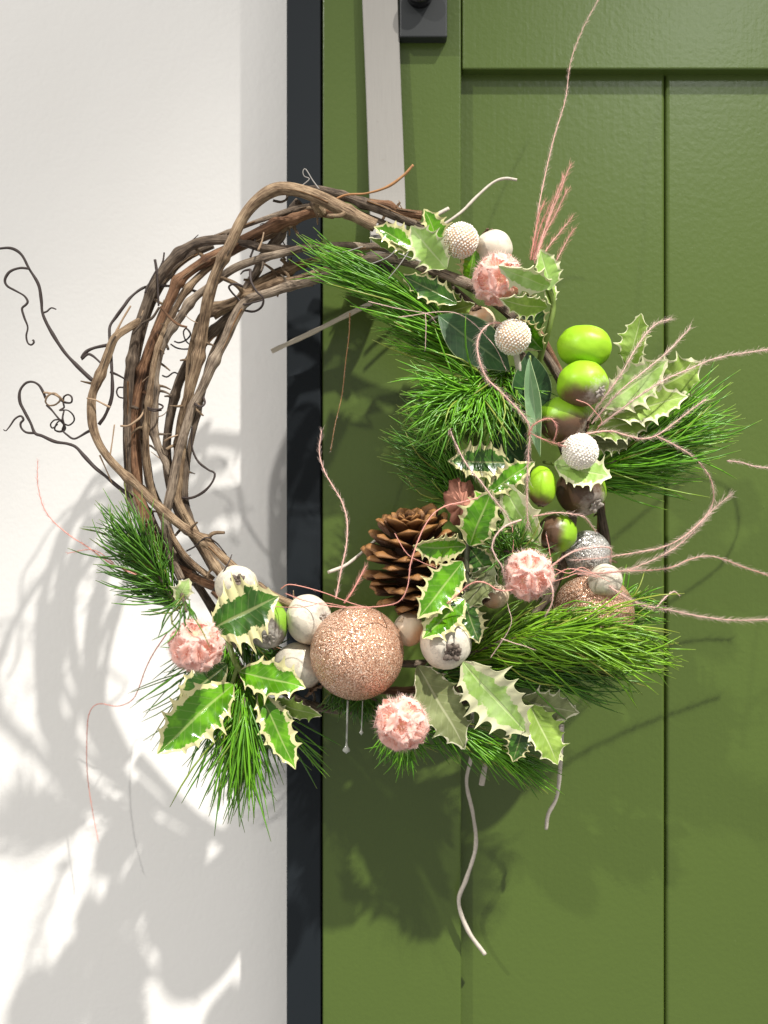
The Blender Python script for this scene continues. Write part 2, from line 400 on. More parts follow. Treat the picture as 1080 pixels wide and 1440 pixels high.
door = thing('door', (0, 0, ZB), 'olive green panelled door with vertical planks behind the wreath', 'door')
PL = -0.012                                    # depth of the planks behind the stile
xs0, xs1 = xw(453, 0), xw(648.5, 0)
v, f = box(xs0, xs1, 0.0, 0.045, ZB, ZT, 0.0016); mk('stile', v, f, M['green'], door, smooth=False)
zr = Z0 + (720 - 97) * CAMD / F
v, f = box(xw(650.3, 0), 1.15, 0.0003, 0.045, zr, ZT, 0.0016); mk('top_rail', v, f, M['green'], door, smooth=False)
pw = (936 - 652) * (CAMD - PL) / F
x = xw(652, PL) - 0.006
edges = [x, xw(936, PL), xw(936, PL) + pw, xw(936, PL) + 2 * pw, 1.15]
def plank(x0, x1, ztop):
    c, dp, g = 0.0032, 0.0042, 0.0004
    prof = [(x0 + g, 0.045), (x0 + g, -PL + dp)]
    for i in range(5):
        a = i / 4 * math.pi / 2; prof.append((x0 + g + c * (1 - math.cos(a)), -PL + dp * (1 - math.sin(a))))
    for i in range(5):
        a = (1 - i / 4) * math.pi / 2; prof.append((x1 - g - c * (1 - math.cos(a)), -PL + dp * (1 - math.sin(a))))
    prof += [(x1 - g, -PL + dp), (x1 - g, 0.045)]
    n = len(prof); v = [(a, b, ZB) for a, b in prof] + [(a, b, ztop) for a, b in prof]
    f = [(i, (i + 1) % n, n + (i + 1) % n, n + i) for i in range(n)] + [tuple(range(n))[::-1], tuple(range(n, 2 * n))]
    return v, f
for i in range(4):
    v, f = plank(edges[i], edges[i + 1], zr + 0.004); mk('plank', v, f, M['green'], door, smooth=False)
v, f = box(xs0 + 0.01, 1.14, 0.0455, 0.055, ZB, ZT); mk('back_board', v, f, M['green'], door, smooth=False)

pl = thing('lock_plate', W(595, 20, 0), 'flat black metal lock plate with round knob at the top edge', 'lock plate')
v, f = box(xw(562, .008), xw(629, .012), -0.012, -0.0002, Z0 + (720 - 52) * (CAMD - .012) / F, Z0 + 0.60, 0.0012); mk('plate', v, f, M['plate'], pl, smooth=False)
c0 = W(590, -6, 0.012)
prof = [(0.0, -.0005), (.0112, -.0005), (.0112, .010), (.0100, .0125), (.0075, .0135), (.006, .012), (0.0, .0118)]
vv, ff = [], []
for i, (r, y) in enumerate(prof):
    for j in range(32):
        a = 2 * math.pi * j / 32; vv.append((c0.x + r * math.cos(a), c0.y - y, c0.z + r * math.sin(a)))
for i in range(len(prof) - 1):
    for j in range(32):
        k = (j + 1) % 32; ff.append((i * 32 + j, i * 32 + k, (i + 1) * 32 + k, (i + 1) * 32 + j))
mk('knob', vv, ff, M['knob'], pl)

# hanger: a flat metal strap that comes down the door and hooks under the top of the ring
def strap():
    path = [(533, -60, .008), (534.5, 0, .008), (539, 120, .009), (543, 230, .011), (545, 290, .014), (546, 330, .022), (547, 352, .036), (547.5, 357, .050), (548, 345, .060), (548, 330, .063)]
    P, s = smooth_path([W(*p) for p in path], 0.003)
    n = len(P); T = np.gradient(P, axis=0); T /= np.linalg.norm(T, axis=1)[:, None]
    X = np.tile(np.array([1.0, 0, 0]), (n, 1)); X -= T * np.sum(X * T, 1)[:, None]; X /= np.linalg.norm(X, axis=1)[:, None]
    N = np.cross(T, X)
    hw = U(25.0, .01); th = 0.0011
    prof = [(-hw, -th * .5), (-hw + .0006, -th), (hw - .0006, -th), (hw, -th * .5), (hw, th * .5), (hw - .0006, th), (-hw + .0006, th), (-hw, th * .5)]
    k = len(prof); v = []
    for i in range(n):
        wv = 1.0 + 0.006 * math.sin(s[i] * 40)
        for a, b in prof: v.append(P[i] + X[i] * a * wv + N[i] * b)
    f = [(i * k + j, i * k + (j + 1) % k, (i + 1) * k + (j + 1) % k, (i + 1) * k + j) for i in range(n - 1) for j in range(k)]
    f += [tuple(range(k))[::-1], tuple((n - 1) * k + j for j in range(k))]
    tag(mk('hanger_strap', v, f, M['strap'], smooth=False), 'pale grey metal hanger strap running up from the wreath', 'hanger')
strap()

# ------------------------------------------------------------------ the vine ring
ring = thing('vine_wreath', W(480, 640, 0.05), 'round wreath of twisted brown grapevine with curling tendrils', 'wreath')
def P3(pts, d):
    return [W(p[0], p[1], p[2] if len(p) > 2 else d) for p in pts]
def vine(pts, r, d, mat, nodes=(), seed=0, r1=None, ridge=0.095, parent=None):
    parent = parent or ring
    P, s = smooth_path(P3(pts, d), 0.0016)
    rg = np.random.default_rng(seed + 100)
    wob = np.cumsum(rg.normal(0, 1, (len(P), 3)), 0); k = np.ones(25) / 25
    wob = np.stack([np.convolve(np.pad(wob[:, i], 12, mode='edge'), k, 'valid') for i in range(3)], 1)
    wob -= np.linspace(wob[0], wob[-1], len(P)); P = P + wob * 0.00012
    R = np.linspace(r, r1 if r1 else r, len(P)) * (1 + 0.06 * np.sin(s * 50 + seed) + 0.05 * np.sin(s * 131 + 2 * seed))
    nk = max(2, int(s[-1] / 0.075)); ks = np.sort(rg.uniform(0.02, max(0.03, s[-1] - 0.02), nk))
    kk = np.concatenate([[0], ks, [s[-1]]]); zz = rg.normal(0, .0011, (len(kk), 3)); zz[0] = zz[-1] = 0
    P = P + np.stack([np.interp(s, kk, zz[:, i]) for i in range(3)], 1)
    for q in ks: R = R * (1 + rg.uniform(.08, .26) * np.exp(-((s - q) / .0034) ** 2))
    knots = ks
    for (nx, ny) in nodes:
        q = W(nx, ny, d); dist = np.min(np.linalg.norm(P - np.array(q), axis=1)); i = np.argmin(np.linalg.norm(P - np.array(q), axis=1))
        R = R * (1 + 0.38 * np.exp(-((s - s[i]) / 0.0042) ** 2))
    V, f, tc = tube(P, np.array([U(x) for x in R]), 14, ridge, seed, s)
    vo = mk('vine', V, f, M[mat], parent, {'tc': tc})
    for q in knots:
        i = int(np.clip(np.searchsorted(s, q), 2, len(P) - 3)); T = P[i + 2] - P[i - 2]; T /= np.linalg.norm(T)
        o_ = np.cross(T, np.array((rg.normal(0, .5), -1.0, rg.normal(0, .5)))) * rg.choice([-1, 1]); o_ /= np.linalg.norm(o_)
        rr = U(R[i]); L = rr * rg.uniform(.8, 3.2)
        o_ = o_ + np.array((0, -1, 0)) * rg.uniform(0, .8); o_ /= np.linalg.norm(o_)
        pts = [P[i] + o_ * rr * .4, P[i] + o_ * (rr + L * .4) + T * L * .15, P[i] + o_ * (rr + L) + T * L * rg.uniform(.2, .8)]
        Q, _ = smooth_path(pts, .001); V2, f2, tc2 = tube(Q, np.linspace(rr * .34, rr * rg.uniform(.10, .26), len(Q)), 7, .1, seed)
        mk('side_shoot', V2, f2, M[mat if rg.uniform() < .6 else 'bark_tan'], vo, {'tc': tc2})
    return vo, P, s, R
VINES = [
 # points, r px, depth, material, nodes, r1
 ([(415,353),(392,350),(370,348),(345,341),(320,337),(295,338),(275,343),(255,355),(238,372),(222,395),(210,420),(200,448),(191,475),(185,505),(180,535),(179,570),(180,610),(181,650),(186,700),(196,723),(212,750),(230,777),(250,800),(275,818)], 6.2, .070, 'bark_dark', [(252,357),(182,505),(215,405)], 7.4),
 ([(470,300),(443,298),(407,310),(383,318),(361,329),(337,342),(318,355),(300,364),(268,384),(250,399),(244,412),(237,428),(227,452),(217,478),(208,502),(200,527),(194,555),(191,590),(191,630),(193,665),(196,700),(206,735)], 7.0, .068, 'bark_red', [(253,396),(203,525),(388,318)], 8.6),
 ([(527,318,.082),(492,301,.088),(455,283,.090),(428,272,.09),(402,267,.09),(383,270,.09),(365,281,.09),(350,297,.09),(337,318,.09),(327,340,.09),(317,360,.09),(307,381,.088),(298,407,.086),(291,436,.082),(286,465,.078),(282,490,.076),(276,518,.075),(268,548,.072),(260,580,.068),(255,612,.062),(252,650,.058),(250,690,.056)], 9.6, .09, 'bark_tan', [(314,364),(280,500)], 6.0),
 ([(405,270,.066),(441,269,.066),(463,273,.066),(489,280,.066),(511,288,.066),(539,298,.068),(563,309,.07),(585,318,.07),(620,335,.07),(665,362,.066),(705,400,.062)], 6.4, .066, 'bark_dark', [(508,287)], 6.4),
 ([(500,282),(526,287),(548,291),(567,297),(593,303)], 5.8, .05, 'bark_red', [], 6.4),
 ([(421,283),(409,299),(398,318),(391,333),(380,346),(368,362),(361,381),(348,401),(337,420),(325,440),(308,457),(290,477),(272,502),(257,532),(248,561),(240,595),(236,628),(238,660),(246,700),(262,735),(280,765),(300,800)], 6.6, .055, 'bark_dark', [(392,333),(300,462)], 6.4),
 ([(560,345,.06),(515,346,.062),(483,345),(456,345),(428,347),(402,353),(380,358),(361,364),(343,371),(328,379),(313,390),(293,406),(278,418),(267,430),(256,448),(244,464),(235,481),(228,498),(223,520),(220,545),(219,565),(220,585),(221,606),(226,628),(235,652),(240,668)], 5.3, .074, 'bark_grey', [(268,428),(246,462)], 5.6),
 ([(560,362,.058),(507,362),(483,361),(456,362),(428,369),(404,377),(383,386),(365,396),(345,412),(325,428),(300,445)], 6.2, .062, 'bark_tan', [(403,377)], 6.0),
 ([(500,372,.056),(446,383),(424,389),(398,396),(369,407),(346,418),(324,427),(302,434),(286,447),(278,470),(272,500),(268,540),(262,580),(254,630),(248,673),(247,701),(255,721),(268,744),(283,770),(298,794),(320,822),(350,850)], 7.2, .066, 'bark_tan', [(300,436),(345,418)], 6.0),
 ([(662,404,.084),(659,400,.084),(631,389,.086),(603,379,.086),(576,370,.086),(548,366,.086),(520,370,.084),(496,377,.082),(474,386,.08),(456,392),(428,400),(400,407),(380,414),(354,421),(340,432),(328,452),(318,475),(304,500),(296,516),(285,541),(272,569),(261,606),(251,640),(243,684),(236,714),(233,745),(240,780),(255,815)], 7.0, .078, 'bark_grey', [(520,370),(300,507)], 6.6),
 ([(200,450,.07),(178,462,.078),(161,474),(152,495),(143,521),(135,540),(130,558),(130,582),(133,602),(142,624),(155,643),(170,660),(183,673),(196,684),(215,704),(233,720),(252,737),(270,751),(287,762),(302,774),(317,787),(331,798),(360,822),(400,846),(440,860)], 5.8, .09, 'bark_tan', [(143,528),(181,672),(287,762)], 6.0),
 ([(232,440),(220,480),(210,530),(205,573),(204,600),(207,628),(211,658),(214,680),(221,702),(231,725),(240,755),(252,785),(275,812)], 6.2, .05, 'bark_dark', [], 6.2),
 ([(205,738),(222,762),(239,792),(261,805),(283,817),(302,825),(340,842),(380,858),(430,880)], 6.4, .074, 'bark_red', [], 6.6),
 ([(640,392),(690,420),(740,465),(780,520),(808,580),(828,640),(841,700),(848,736),(852,758),(854,777),(854,800),(848,840),(830,880),(790,925),(730,962),(650,985),(570,998),(490,1000),(425,988),(370,950),(325,895),(290,840),(255,790)], 6.2, .052, 'bark_dark', [], 6.2),
 ([(700,405),(745,450),(790,530),(815,600),(835,670),(842,730),(838,790),(815,850),(770,905),(700,945),(620,965),(540,972),(460,960),(400,925),(350,880),(300,830)], 6.0, .044, 'bark_red', [], 6.0),
 ([(610,385),(660,425),(710,470),(750,520),(785,600),(805,680),(800,760),(770,840),(710,895),(630,925),(550,930),(470,910),(410,880),(360,850),(320,815)], 5.6, .062, 'bark_dark', [], 5.6),
]
VINES += [
 ([(452,288,.058),(425,300,.058),(395,322,.06),(360,338,.06),(330,352,.062),(290,378,.066),(262,405,.07),(240,440,.072),(222,478,.076),(212,520,.08),(207,565,.082),(203,610,.08),(205,655,.076),(216,700,.07),(236,745,.066),(262,785,.064),(300,815,.064)], 4.6, .07, 'bark_tan', [(262,405),(207,565)], 4.0),
 ([(440,398,.06),(405,400,.058),(372,412,.056),(342,430,.054),(318,460,.052),(300,500,.05),(288,545,.05),(277,590,.05),(268,630,.052),(262,670,.054),(262,705,.056),(272,740,.06),(292,775,.064),(325,812,.07),(365,840,.074)], 4.6, .056, 'bark_dark', [(318,460)], 4.6),
 ([(300,345,.05),(268,360,.05),(240,385,.05),(218,420,.05),(202,460,.05),(192,505,.05),(187,550,.052),(186,600,.054),(190,650,.058),(200,700,.062),(220,745,.066),(245,780,.07)], 4.8, .05, 'bark_dark', [(240,385)], 5.2),
 ([(560,322,.06),(520,305,.06),(480,292,.06),(445,290,.06),(415,296,.06),(385,306,.06),(352,318,.06),(318,330,.06),(286,340,.06),(262,352,.062)], 4.0, .06, 'bark_grey', [(415,296)], 3.4),
]
vine_paths = []
for i, (pts, r, d, mat, nodes, r1) in enumerate(VINES):
    o, P, s, R = vine(pts, r, d, mat, nodes, i * 7 + 3, r1)
    vine_paths.append((o, P, s, R, mat))
# short reddish stub between the arch and the upper vines
vine([(441,284,.08),(447,291,.076),(452,299,.07)], 7.5, .075, 'bark_tan', [], 91, 8.5)

# loose strips of bark that lift off the vines, each under its own vine
def bark_strips():
    rg = np.random.default_rng(5)
    for (o, P, s, R, mat) in vine_paths[:13] + vine_paths[16:]:
        for q in range(4):
            i0 = int(rg.uniform(0.05, 0.8) * len(P)); n = int(rg.uniform(14, 34)); seg = P[i0:i0 + n]
            if len(seg) < 8: continue
            ang = rg.uniform(-1.2, 1.2); r = U(R[min(i0, len(R) - 1)])
            T = np.gradient(seg, axis=0); T /= np.linalg.norm(T, axis=1)[:, None]
            B = np.cross(T, np.array([0, -1.0, 0])); B /= np.linalg.norm(B, axis=1)[:, None] + 1e-9
            off = B * math.sin(ang) + np.array([0, -1.0, 0]) * math.cos(ang)
            u = np.linspace(0, 1, len(seg))[:, None]
            lift = r * (1.02 + 0.7 * np.maximum(0, u - 0.55) ** 1.5 * rg.uniform(0.3, 2.2))
            Q = seg + off * lift
            w = np.linspace(1, 0.25, len(seg)) * rg.uniform(0.0004, 0.0009)
            V, f, tc = tube(Q, w, 5)
            mk('bark_strip', V, f, M[['bark_tan', 'bark_dark', 'bark_orange'][q % 3]], o, {'tc': tc})
bark_strips()

def tendril(name, pts, r, d, mat, r1=None, sides=8, step=0.0012, parent=None):
    P, s = smooth_path(P3(pts, d), step)
    R = np.linspace(r, r1 if r1 is not None else r * 0.7, len(P)) * (1 + 0.12 * np.sin(s * 170 + len(pts)) + 0.06 * np.sin(s * 420))
    V, f, tc = tube(P, np.array([U(x) for x in R]), sides, 0.05, len(pts))
    return mk(name, V, f, M[mat], parent or ring, {'tc': tc})
TENDRILS = [
 ([(133,534),(128,533),(107,513),(89,493),(70,463),(60,441),(58,422),(54,400),(41,378),(30,358),(15,349),(-6,350)], 2.9, .09, 'tendril', 1.7),
 ([(60,440),(66,438),(72,433),(79,435)], 1.5, .09, 'tendril', 1.0),
 ([(41,378),(28,377),(14,382),(7,393),(10,402),(22,409),(34,416),(39,424),(36,429),(31,434),(34,446),(39,460),(37,472),(39,482),(44,485),(48,481),(46,478)], 1.8, .092, 'tendril', 1.3),
 ([(186,700),(165,684),(150,671),(133,657),(118,641),(107,629),(95,624),(77,621),(59,613),(49,609),(43,595),(34,578),(28,565),(28,550),(36,539),(46,537),(55,542),(61,552),(64,560)], 2.9, .085, 'tendril', 1.6),
 ([(49,609),(37,608),(30,602),(29,595),(33,590),(29,585),(21,589),(14,599),(8,606),(5,604)], 1.9, .085, 'tendril', 0.9),
 ([(61,552,.085),(70,553,.09),(80,556,.094),(85,562,.09),(78,569,.084),(69,570,.08),(64,565,.084),(67,557,.09),(76,553,.094),(84,558,.09),(90,565,.086)], 1.5, .085, 'tendril_tan', 1.3),
 ([(84,562,.084),(92,566,.086),(100,566,.09),(101,559,.092),(96,555,.088),(90,558,.084),(89,566,.08),(90,573,.084),(84,577,.09),(95,577,.092),(103,584,.088),(104,592,.084),(97,598,.08),(90,596,.084)], 1.5, .085, 'tendril', 1.0),
 ([(66,570,.084),(73,577,.088),(82,588,.09),(90,597,.086),(91,604,.08),(84,607,.078),(77,604,.084),(80,595,.09),(86,590,.092)], 1.6, .085, 'tendril', 1.2),
 ([(83,590,.09),(76,591,.086),(71,597,.082),(74,602,.085),(81,597,.09)], 1.2, .085, 'tendril', 0.9),
 ([(130,604,.086),(122,608,.086),(105,617,.086),(95,612,.086),(88,605,.086),(90,598,.088),(88,588,.09),(90,578,.088)], 1.9, .085, 'tendril', 1.2),
 ([(139,597,.08),(148,584,.08),(156,563,.08),(158,545,.08),(157,517,.078),(156,500,.076),(154,472,.074),(155,458,.072),(163,446,.07),(174,431,.07),(183,419,.066),(196,408,.062),(208,403,.058),(230,402,.054),(257,404,.052),(278,411,.052)], 2.7, .07, 'tendril', 1.8),
 ([(152,485),(133,489),(122,494),(116,501),(115,505),(119,501),(124,498),(131,501),(141,510),(147,516)], 2.5, .086, 'tendril', 1.6),
 ([(155,523),(165,527),(176,533)], 1.9, .076, 'tendril', 1.5),
 ([(174,560),(167,558),(164,551),(167,545),(174,545)], 1.3, .075, 'tendril', 1.1),
 ([(204,571,.08),(214,575,.088),(226,575,.086),(229,571,.076),(222,568,.07),(212,570,.072),(206,574,.08),(216,578,.088),(227,577,.084)], 1.3, .075, 'tendril', 1.0),
 ([(170,599,.08),(180,599,.086),(190,593,.086),(198,586,.084),(203,576,.078)], 1.6, .08, 'tendril_tan', 1.2),
 ([(245,480),(252,482),(262,478),(268,470),(262,462),(258,468),(262,480),(272,486),(280,480),(282,470),(275,462)], 1.2, .05, 'tendril', 1.0),
 ([(240,484),(248,489),(258,491),(274,490)], 1.4, .05, 'tendril', 1.0),
 ([(252,420),(247,430),(243,440),(252,437),(258,436)], 1.3, .052, 'tendril', 1.1),
 ([(352,379,.082),(353,395,.086),(361,410,.086),(370,419,.084),(368,431,.08),(357,438,.076),(340,436,.07)], 1.8, .08, 'tendril', 1.4),
 ([(341,403,.084),(331,399,.088),(322,403,.086),(326,411,.08),(335,420,.078),(343,428,.08),(357,425,.084),(369,422,.086)], 1.7, .08, 'tendril', 1.3),
 ([(352,379),(343,381),(338,386)], 1.6, .08, 'tendril', 1.0),
 ([(228,528),(235,530),(244,524),(250,526),(256,533)], 1.3, .05, 'tendril', 1.0),
 ([(270,600),(270,628),(278,648),(292,660),(302,666),(298,679),(286,692),(270,700),(255,700)], 1.3, .06, 'tendril', 2.0),
 ([(224,380),(229,368),(231,355)], 2.0, .07, 'tendril', 1.4),
 ([(222,388),(220,377),(218,365)], 2.4, .072, 'tendril', 2.4),
 ([(204,412),(212,394),(220,380)], 1.5, .076, 'tendril', 1.2),
 ([(264,347),(270,339),(279,330)], 1.7, .07, 'tendril', 0.7),
 ([(162,470),(172,450),(184,430)], 2.0, .082, 'tendril_tan', 1.2),
 ([(155,640),(158,620),(161,597)], 1.2, .09, 'tendril_tan', 0.9),
 ([(140,640,.09),(149,660,.088),(158,680,.086)], 1.2, .09, 'tendril_tan', 0.8),
 ([(221,384),(222,405),(223,430)], 1.5, .074, 'tendril', 1.4),
 ([(186,470),(200,455),(214,447),(224,432)], 1.9, .082, 'bark_dark', 1.6),
 ([(226,431),(240,448),(252,457),(263,460)], 2.2, .084, 'bark_red', 1.4),
 ([(122,560),(135,563),(145,568),(155,573)], 1.2, .095, 'tendril_tan', 1.4),
 ([(384,282,.08),(395,284),(403,280),(404,272)], 2.0, .08, 'bark_dark', 1.6),
 ([(363,352),(368,340),(371,327)], 1.6, .084, 'tendril_tan', 1.2),
 ([(352,362),(357,348),(359,336)], 1.6, .07, 'tendril', 1.2),
 ([(468,282),(487,274),(515,272),(544,263),(567,247),(581,232)], 1.3, .088, 'fibre', 2.2),
 ([(274,568,.082),(282,572,.086),(288,567,.084),(286,558,.078)], 2.0, .08, 'tendril', 1.4),
 ([(232,620,.08),(240,615,.084),(250,612,.082)], 1.4, .08, 'tendril_tan', 1.2),
 ([(262,775,.085),(275,768,.09),(290,756,.096),(305,764,.09),(318,780,.084)], 1.2, .09, 'tendril', 1.0),
 ([(300,830,.09),(310,812,.1),(322,790,.1),(326,780,.09)], 1.1, .09, 'tendril', 0.8),
 ([(405,372),(408,367),(410,362)], 2.2, .07, 'bark_tan', 1.2),
]
for pts, r, d, mat, r1 in TENDRILS: tendril('tendril', pts, r, d, mat, r1)
for k in range(26):          # whisker-like hairs and broken fibres on the bark
    o, P, s, R, mat = vine_paths[k % 13]; i = random.randrange(4, len(P) - 4)
    a = random.uniform(0, 6.28); L = random.uniform(.006, .016)
    q = P[i] + np.array([math.cos(a) * L, -random.uniform(0.004, .008), math.sin(a) * L]); m_ = (P[i] + q) / 2 + rng.normal(0, .0015, 3)
    V, f, tc = tube(smooth_path([P[i], m_, q], .002)[0], np.linspace(.0006, .00025, len(smooth_path([P[i], m_, q], .002)[0])), 5)
    mk('fibre', V, f, M['tendril_tan' if k % 2 else 'tendril'], o, {'tc': tc})
for pts in ([(449,266),(440,254),(430,238),(426,241),(428,248),(435,252),(422,263)], [(455,272),(470,282),(483,291)], [(520,372,.098),(545,362,.1),(558,350,.1)], [(546,392,.1),(560,375,.102),(576,352,.1)], [(560,356,.1),(576,362,.1),(592,368,.1)], [(452,352,.09),(480,355,.09),(510,347,.09)]):
    tendril('binding_wire', pts, .75, .09, 'wire', .7, 5)
# brown disc-shaped offcut wedged behind the top vines
c0 = W(531, 372, .074); vv = []; ff = []
for i, (r, y) in enumerate([(0, 0), (.9, 0), (1.0, .12), (1.0, .3), (0.9, .42), (0, .42)]):
    for j in range(36):
        a = 2 * math.pi * j / 36; rr = U(25) * r * (1 + .04 * math.sin(3 * a + 1))
        vv.append((c0.x + rr * math.cos(a), c0.y - .004 + y * .009 + rr * math.sin(a) * 0.25, c0.z + rr * math.sin(a) * .8))
for i in range(5):
    for j in range(36): k = (j + 1) % 36; ff.append((i * 36 + j, (i + 1) * 36 + j, (i + 1) * 36 + k, i * 36 + k))
mk('bark_disc', vv, ff, M['disc'], ring)
def drip(px, y0, y1, r):
    P, s = smooth_path([W(px + 2, y0, .085), W(px + 1, (y0 + y1) / 2, .085), W(px, y1, .085)], .001)
    u = np.linspace(0, 1, len(P)); R = U(r) * (0.30 + 0.9 * np.exp(-((u - .93) / .06) ** 2)); R[-2:] *= (.6, .2)
    V, f, tc = tube(P, R, 10); mk('glue_drip', V, f, M['glue'], ring, {'tc': tc})
drip(487, 985, 1060, 4.6); drip(508, 985, 1034, 2.6)

# loose sticks
def stick(name, pts, r, d, mat, label, cat, r1=None):
    P, s = smooth_path(P3(pts, d), .0015); R = np.linspace(r, r1 or r, len(P)) * (1 + .08 * np.sin(s * 160) + .05 * np.sin(s * 390 + 1))
    V, f, tc = tube(P, np.array([U(x) for x in R]), 10, .05, 4)
    base = P[0]; o = mk(name, V - base, f, M[mat], None, {'tc': tc}); o.location = base; return tag(o, label, cat)
stick('twig', [(560,408,.05),(492,441,.03),(440,467,.026),(382,494,.022)], 3.6, .03, 'stick', 'straight pale beige stick poking left under the top pine needles', 'stick')
stick('twig', [(664,1000,.06),(663,1060,.044),(656,1100,.032),(665,1145,.024),(669,1190,.018),(656,1235,.013),(645,1268,.010),(658,1308,.009),(682,1342,.009)], 2.5, .06, 'white_twig', 'long wavy whitish twig hanging furthest down against the green door', 'twig', 3.3)
stick('twig', [(790,1020,.06),(788,1075,.045),(783,1120,.034),(771,1145,.028),(768,1166,.026)], 3.2, .06, 'white_twig', 'short curved whitish twig dangling below the pale holly leaves', 'twig', 2.6)
stick('twig', [(690,1035,.06),(685,1062,.06),(677,1104,.06)], 3.6, .06, 'white_twig', 'stubby straight whitish stick beside the long wavy twig', 'twig', 4.2)
stick('twig', [(540,750,.06),(521,766,.066),(503,782,.07),(484,796,.074),(461,805,.078)], 2.0, .07, 'white_twig', 'thin curved white twig sticking out left of the pine cone', 'twig', 2.4)
stick('twig', [(600,335,.06),(624,316,.058),(649,298,.056),(671,276,.054),(693,257,.052),(710,251,.052),(727,253,.052)], 2.2, .05, 'white_twig', 'thin greyish twig arching above the top cream bobble ball', 'twig', 2.0)
stick('twig', [(600,312,.06),(613,303,.058),(631,293,.056)], 2.6, .05, 'white_twig', 'tiny pale twig stub behind the topmost holly leaf', 'twig', 2.6)

# ------------------------------------------------------------------ round decorations
SPH = uvsphere(64, 40)
def bauble(px, py, r, d, mat, label):
    c = W(px, py, d); R = U(r, d)
    t = thing('bauble', c, label, 'bauble', 'glitter baubles in the wreath')
    v, f = SPH; mk('ball', v * R + np.array(c), f, M[mat], t)
    ax = np.array((0.15, 1.0, 0.35)); ax /= np.linalg.norm(ax); x, y, z = frame_from(ax)
    vv, ff = [], []
    for i, (rr, h) in enumerate([(.20, .95), (.20, 1.10), (.17, 1.13), (0.0, 1.13)]):
        for j in range(20):
            a = 2 * math.pi * j / 20; vv.append(np.array(c) + R * (z * h + (x * math.cos(a) + y * math.sin(a)) * rr))
    for i in range(3):
        for j in range(20): k = (j + 1) % 20; ff.append((i * 20 + j, i * 20 + k, (i + 1) * 20 + k, (i + 1) * 20 + j))
    mk('cap', vv, ff, M['wire'], t)
bauble(502, 918, 66, .105, 'rose', 'large copper glitter bauble fully visible at the bottom of the wreath')
bauble(834, 862, 57, .070, 'rose', 'copper glitter bauble half hidden behind long pine needles')
bauble(826, 779, 33, .066, 'silver', 'small silver grey glitter bauble beside the lowest green fruit')

def fruit(name, px, py, rx, ry, d, mat, brown, cal, label, group, rot=0.0, calyx='calyx', cs=0.30, pinch=0.0, cat='fruit', flaps=7):
    """egg-shaped fruit: brown = direction (image x, y up, toward viewer) of the brown side, cal = of the dry calyx"""
    c = np.array(W(px, py, d)); rxm, rym = U(rx, d), U(ry, d); rz = (rxm + rym) / 2
    t = thing(name, Vector(c), label, cat, group)
    v, f = SPH; v = v.copy()
    todir = lambda a: np.array((a[0], -a[2], a[1])) / np.linalg.norm(a)
    bdir, cdir = todir(brown), todir(cal)
    nzv = np.array([mnoise.noise(Vector(q) * 1.7 + Vector((px * .37, py * .21, 0))) for q in v]) * 0.05 + np.array([mnoise.noise(Vector(q) * 4.5 + Vector((py * .3, 0, px * .1))) for q in v]) * .012
    dotc = v @ cdir
    rad = 1 + nzv - pinch * np.maximum(0, dotc - 0.75) * 1.2 - 0.10 * np.clip((dotc - 0.93) / .07, 0, 1)
    q = v * rad[:, None] * np.array((rxm, rz, rym))
    cr, sr = math.cos(rot), math.sin(rot)
    q = np.stack([q[:, 0] * cr - q[:, 2] * sr, q[:, 1], q[:, 0] * sr + q[:, 2] * cr], 1)
    R2 = np.array([[cr, 0, -sr], [0, 1, 0], [sr, 0, cr]])
    vr = v @ R2.T
    fa = np.stack([vr @ bdir, vr @ cdir, np.zeros(len(v))], 1)
    mk('body', q + c, f, M[mat], t, {'fa': fa})
    # calyx: a ring of curled dry flaps and a knot of stamens
    i = int(np.argmax(vr @ cdir)); p0 = c + q[i]; x, y, z = frame_from(cdir, (0.3, 0.2, 0.9)); R = min(rxm, rym) * cs
    mb = MB(); rg = np.random.default_rng(int(px + py))
    for k in range(flaps):
        a = 2 * math.pi * k / flaps + rg.uniform(-.25, .25); r1 = R * rg.uniform(.8, 1.2); o = x * math.cos(a) + y * math.sin(a); s = -x * math.sin(a) + y * math.cos(a)
        pts = []
        for u, w_, h in ((0.15, .22, -.10), (.5, .36, .22), (.85, .26, .38), (1.08, .04, .30)):
            hh = h * rg.uniform(.7, 1.5)
            for sg in (-1, 0, 1): pts.append(p0 + o * r1 * u + s * sg * w_ * r1 + z * r1 * (hh + (0.10 if sg == 0 else 0)))
        n = len(pts); up = np.array(pts); dn = up - z * r1 * .10
        g = [(3 * a_ + b, 3 * a_ + b + 1, 3 * a_ + b + 4, 3 * a_ + b + 3) for a_ in range(3) for b in range(2)]
        mb.add(np.vstack([up, dn]), g + [tuple(n + w for w in q_)[::-1] for q_ in g] + [(0, 3, n + 3, n), (3, 6, n + 6, n + 3), (6, 9, n + 9, n + 6), (5, 2, n + 2, n + 5), (8, 5, n + 5, n + 8), (11, 8, n + 8, n + 11)])
    iv, jf = ICO1
    for k in range(9):
        a = rg.uniform(0, 6.28); rr = R * rg.uniform(0, .55); cc = p0 + (x * math.cos(a) + y * math.sin(a)) * rr + z * R * rg.uniform(-.05, .25)
        mb.add(iv * R * rg.uniform(.10, .22) * np.array((1, 1, 1.4)) + cc, jf)
    mb.build('calyx', M[calyx], t)
    return t
GF = 'green fruits on the right side of the wreath'
fruit('green_fruit', 822, 488, 38, 31, .098, 'fruit_green', (.5, -.6, -1), (1, .15, -.35), 'plain bright green fruit, highest of the green ones', GF, -.1, 'calyx_brown', .22, .1)
fruit('green_fruit', 819, 540, 36, 32, .110, 'fruit_green', (-.15, -1, .38), (.62, -.45, .62), 'green fruit with brown underside and silvery end, second from the top', GF, .15, 'calyx', .30)
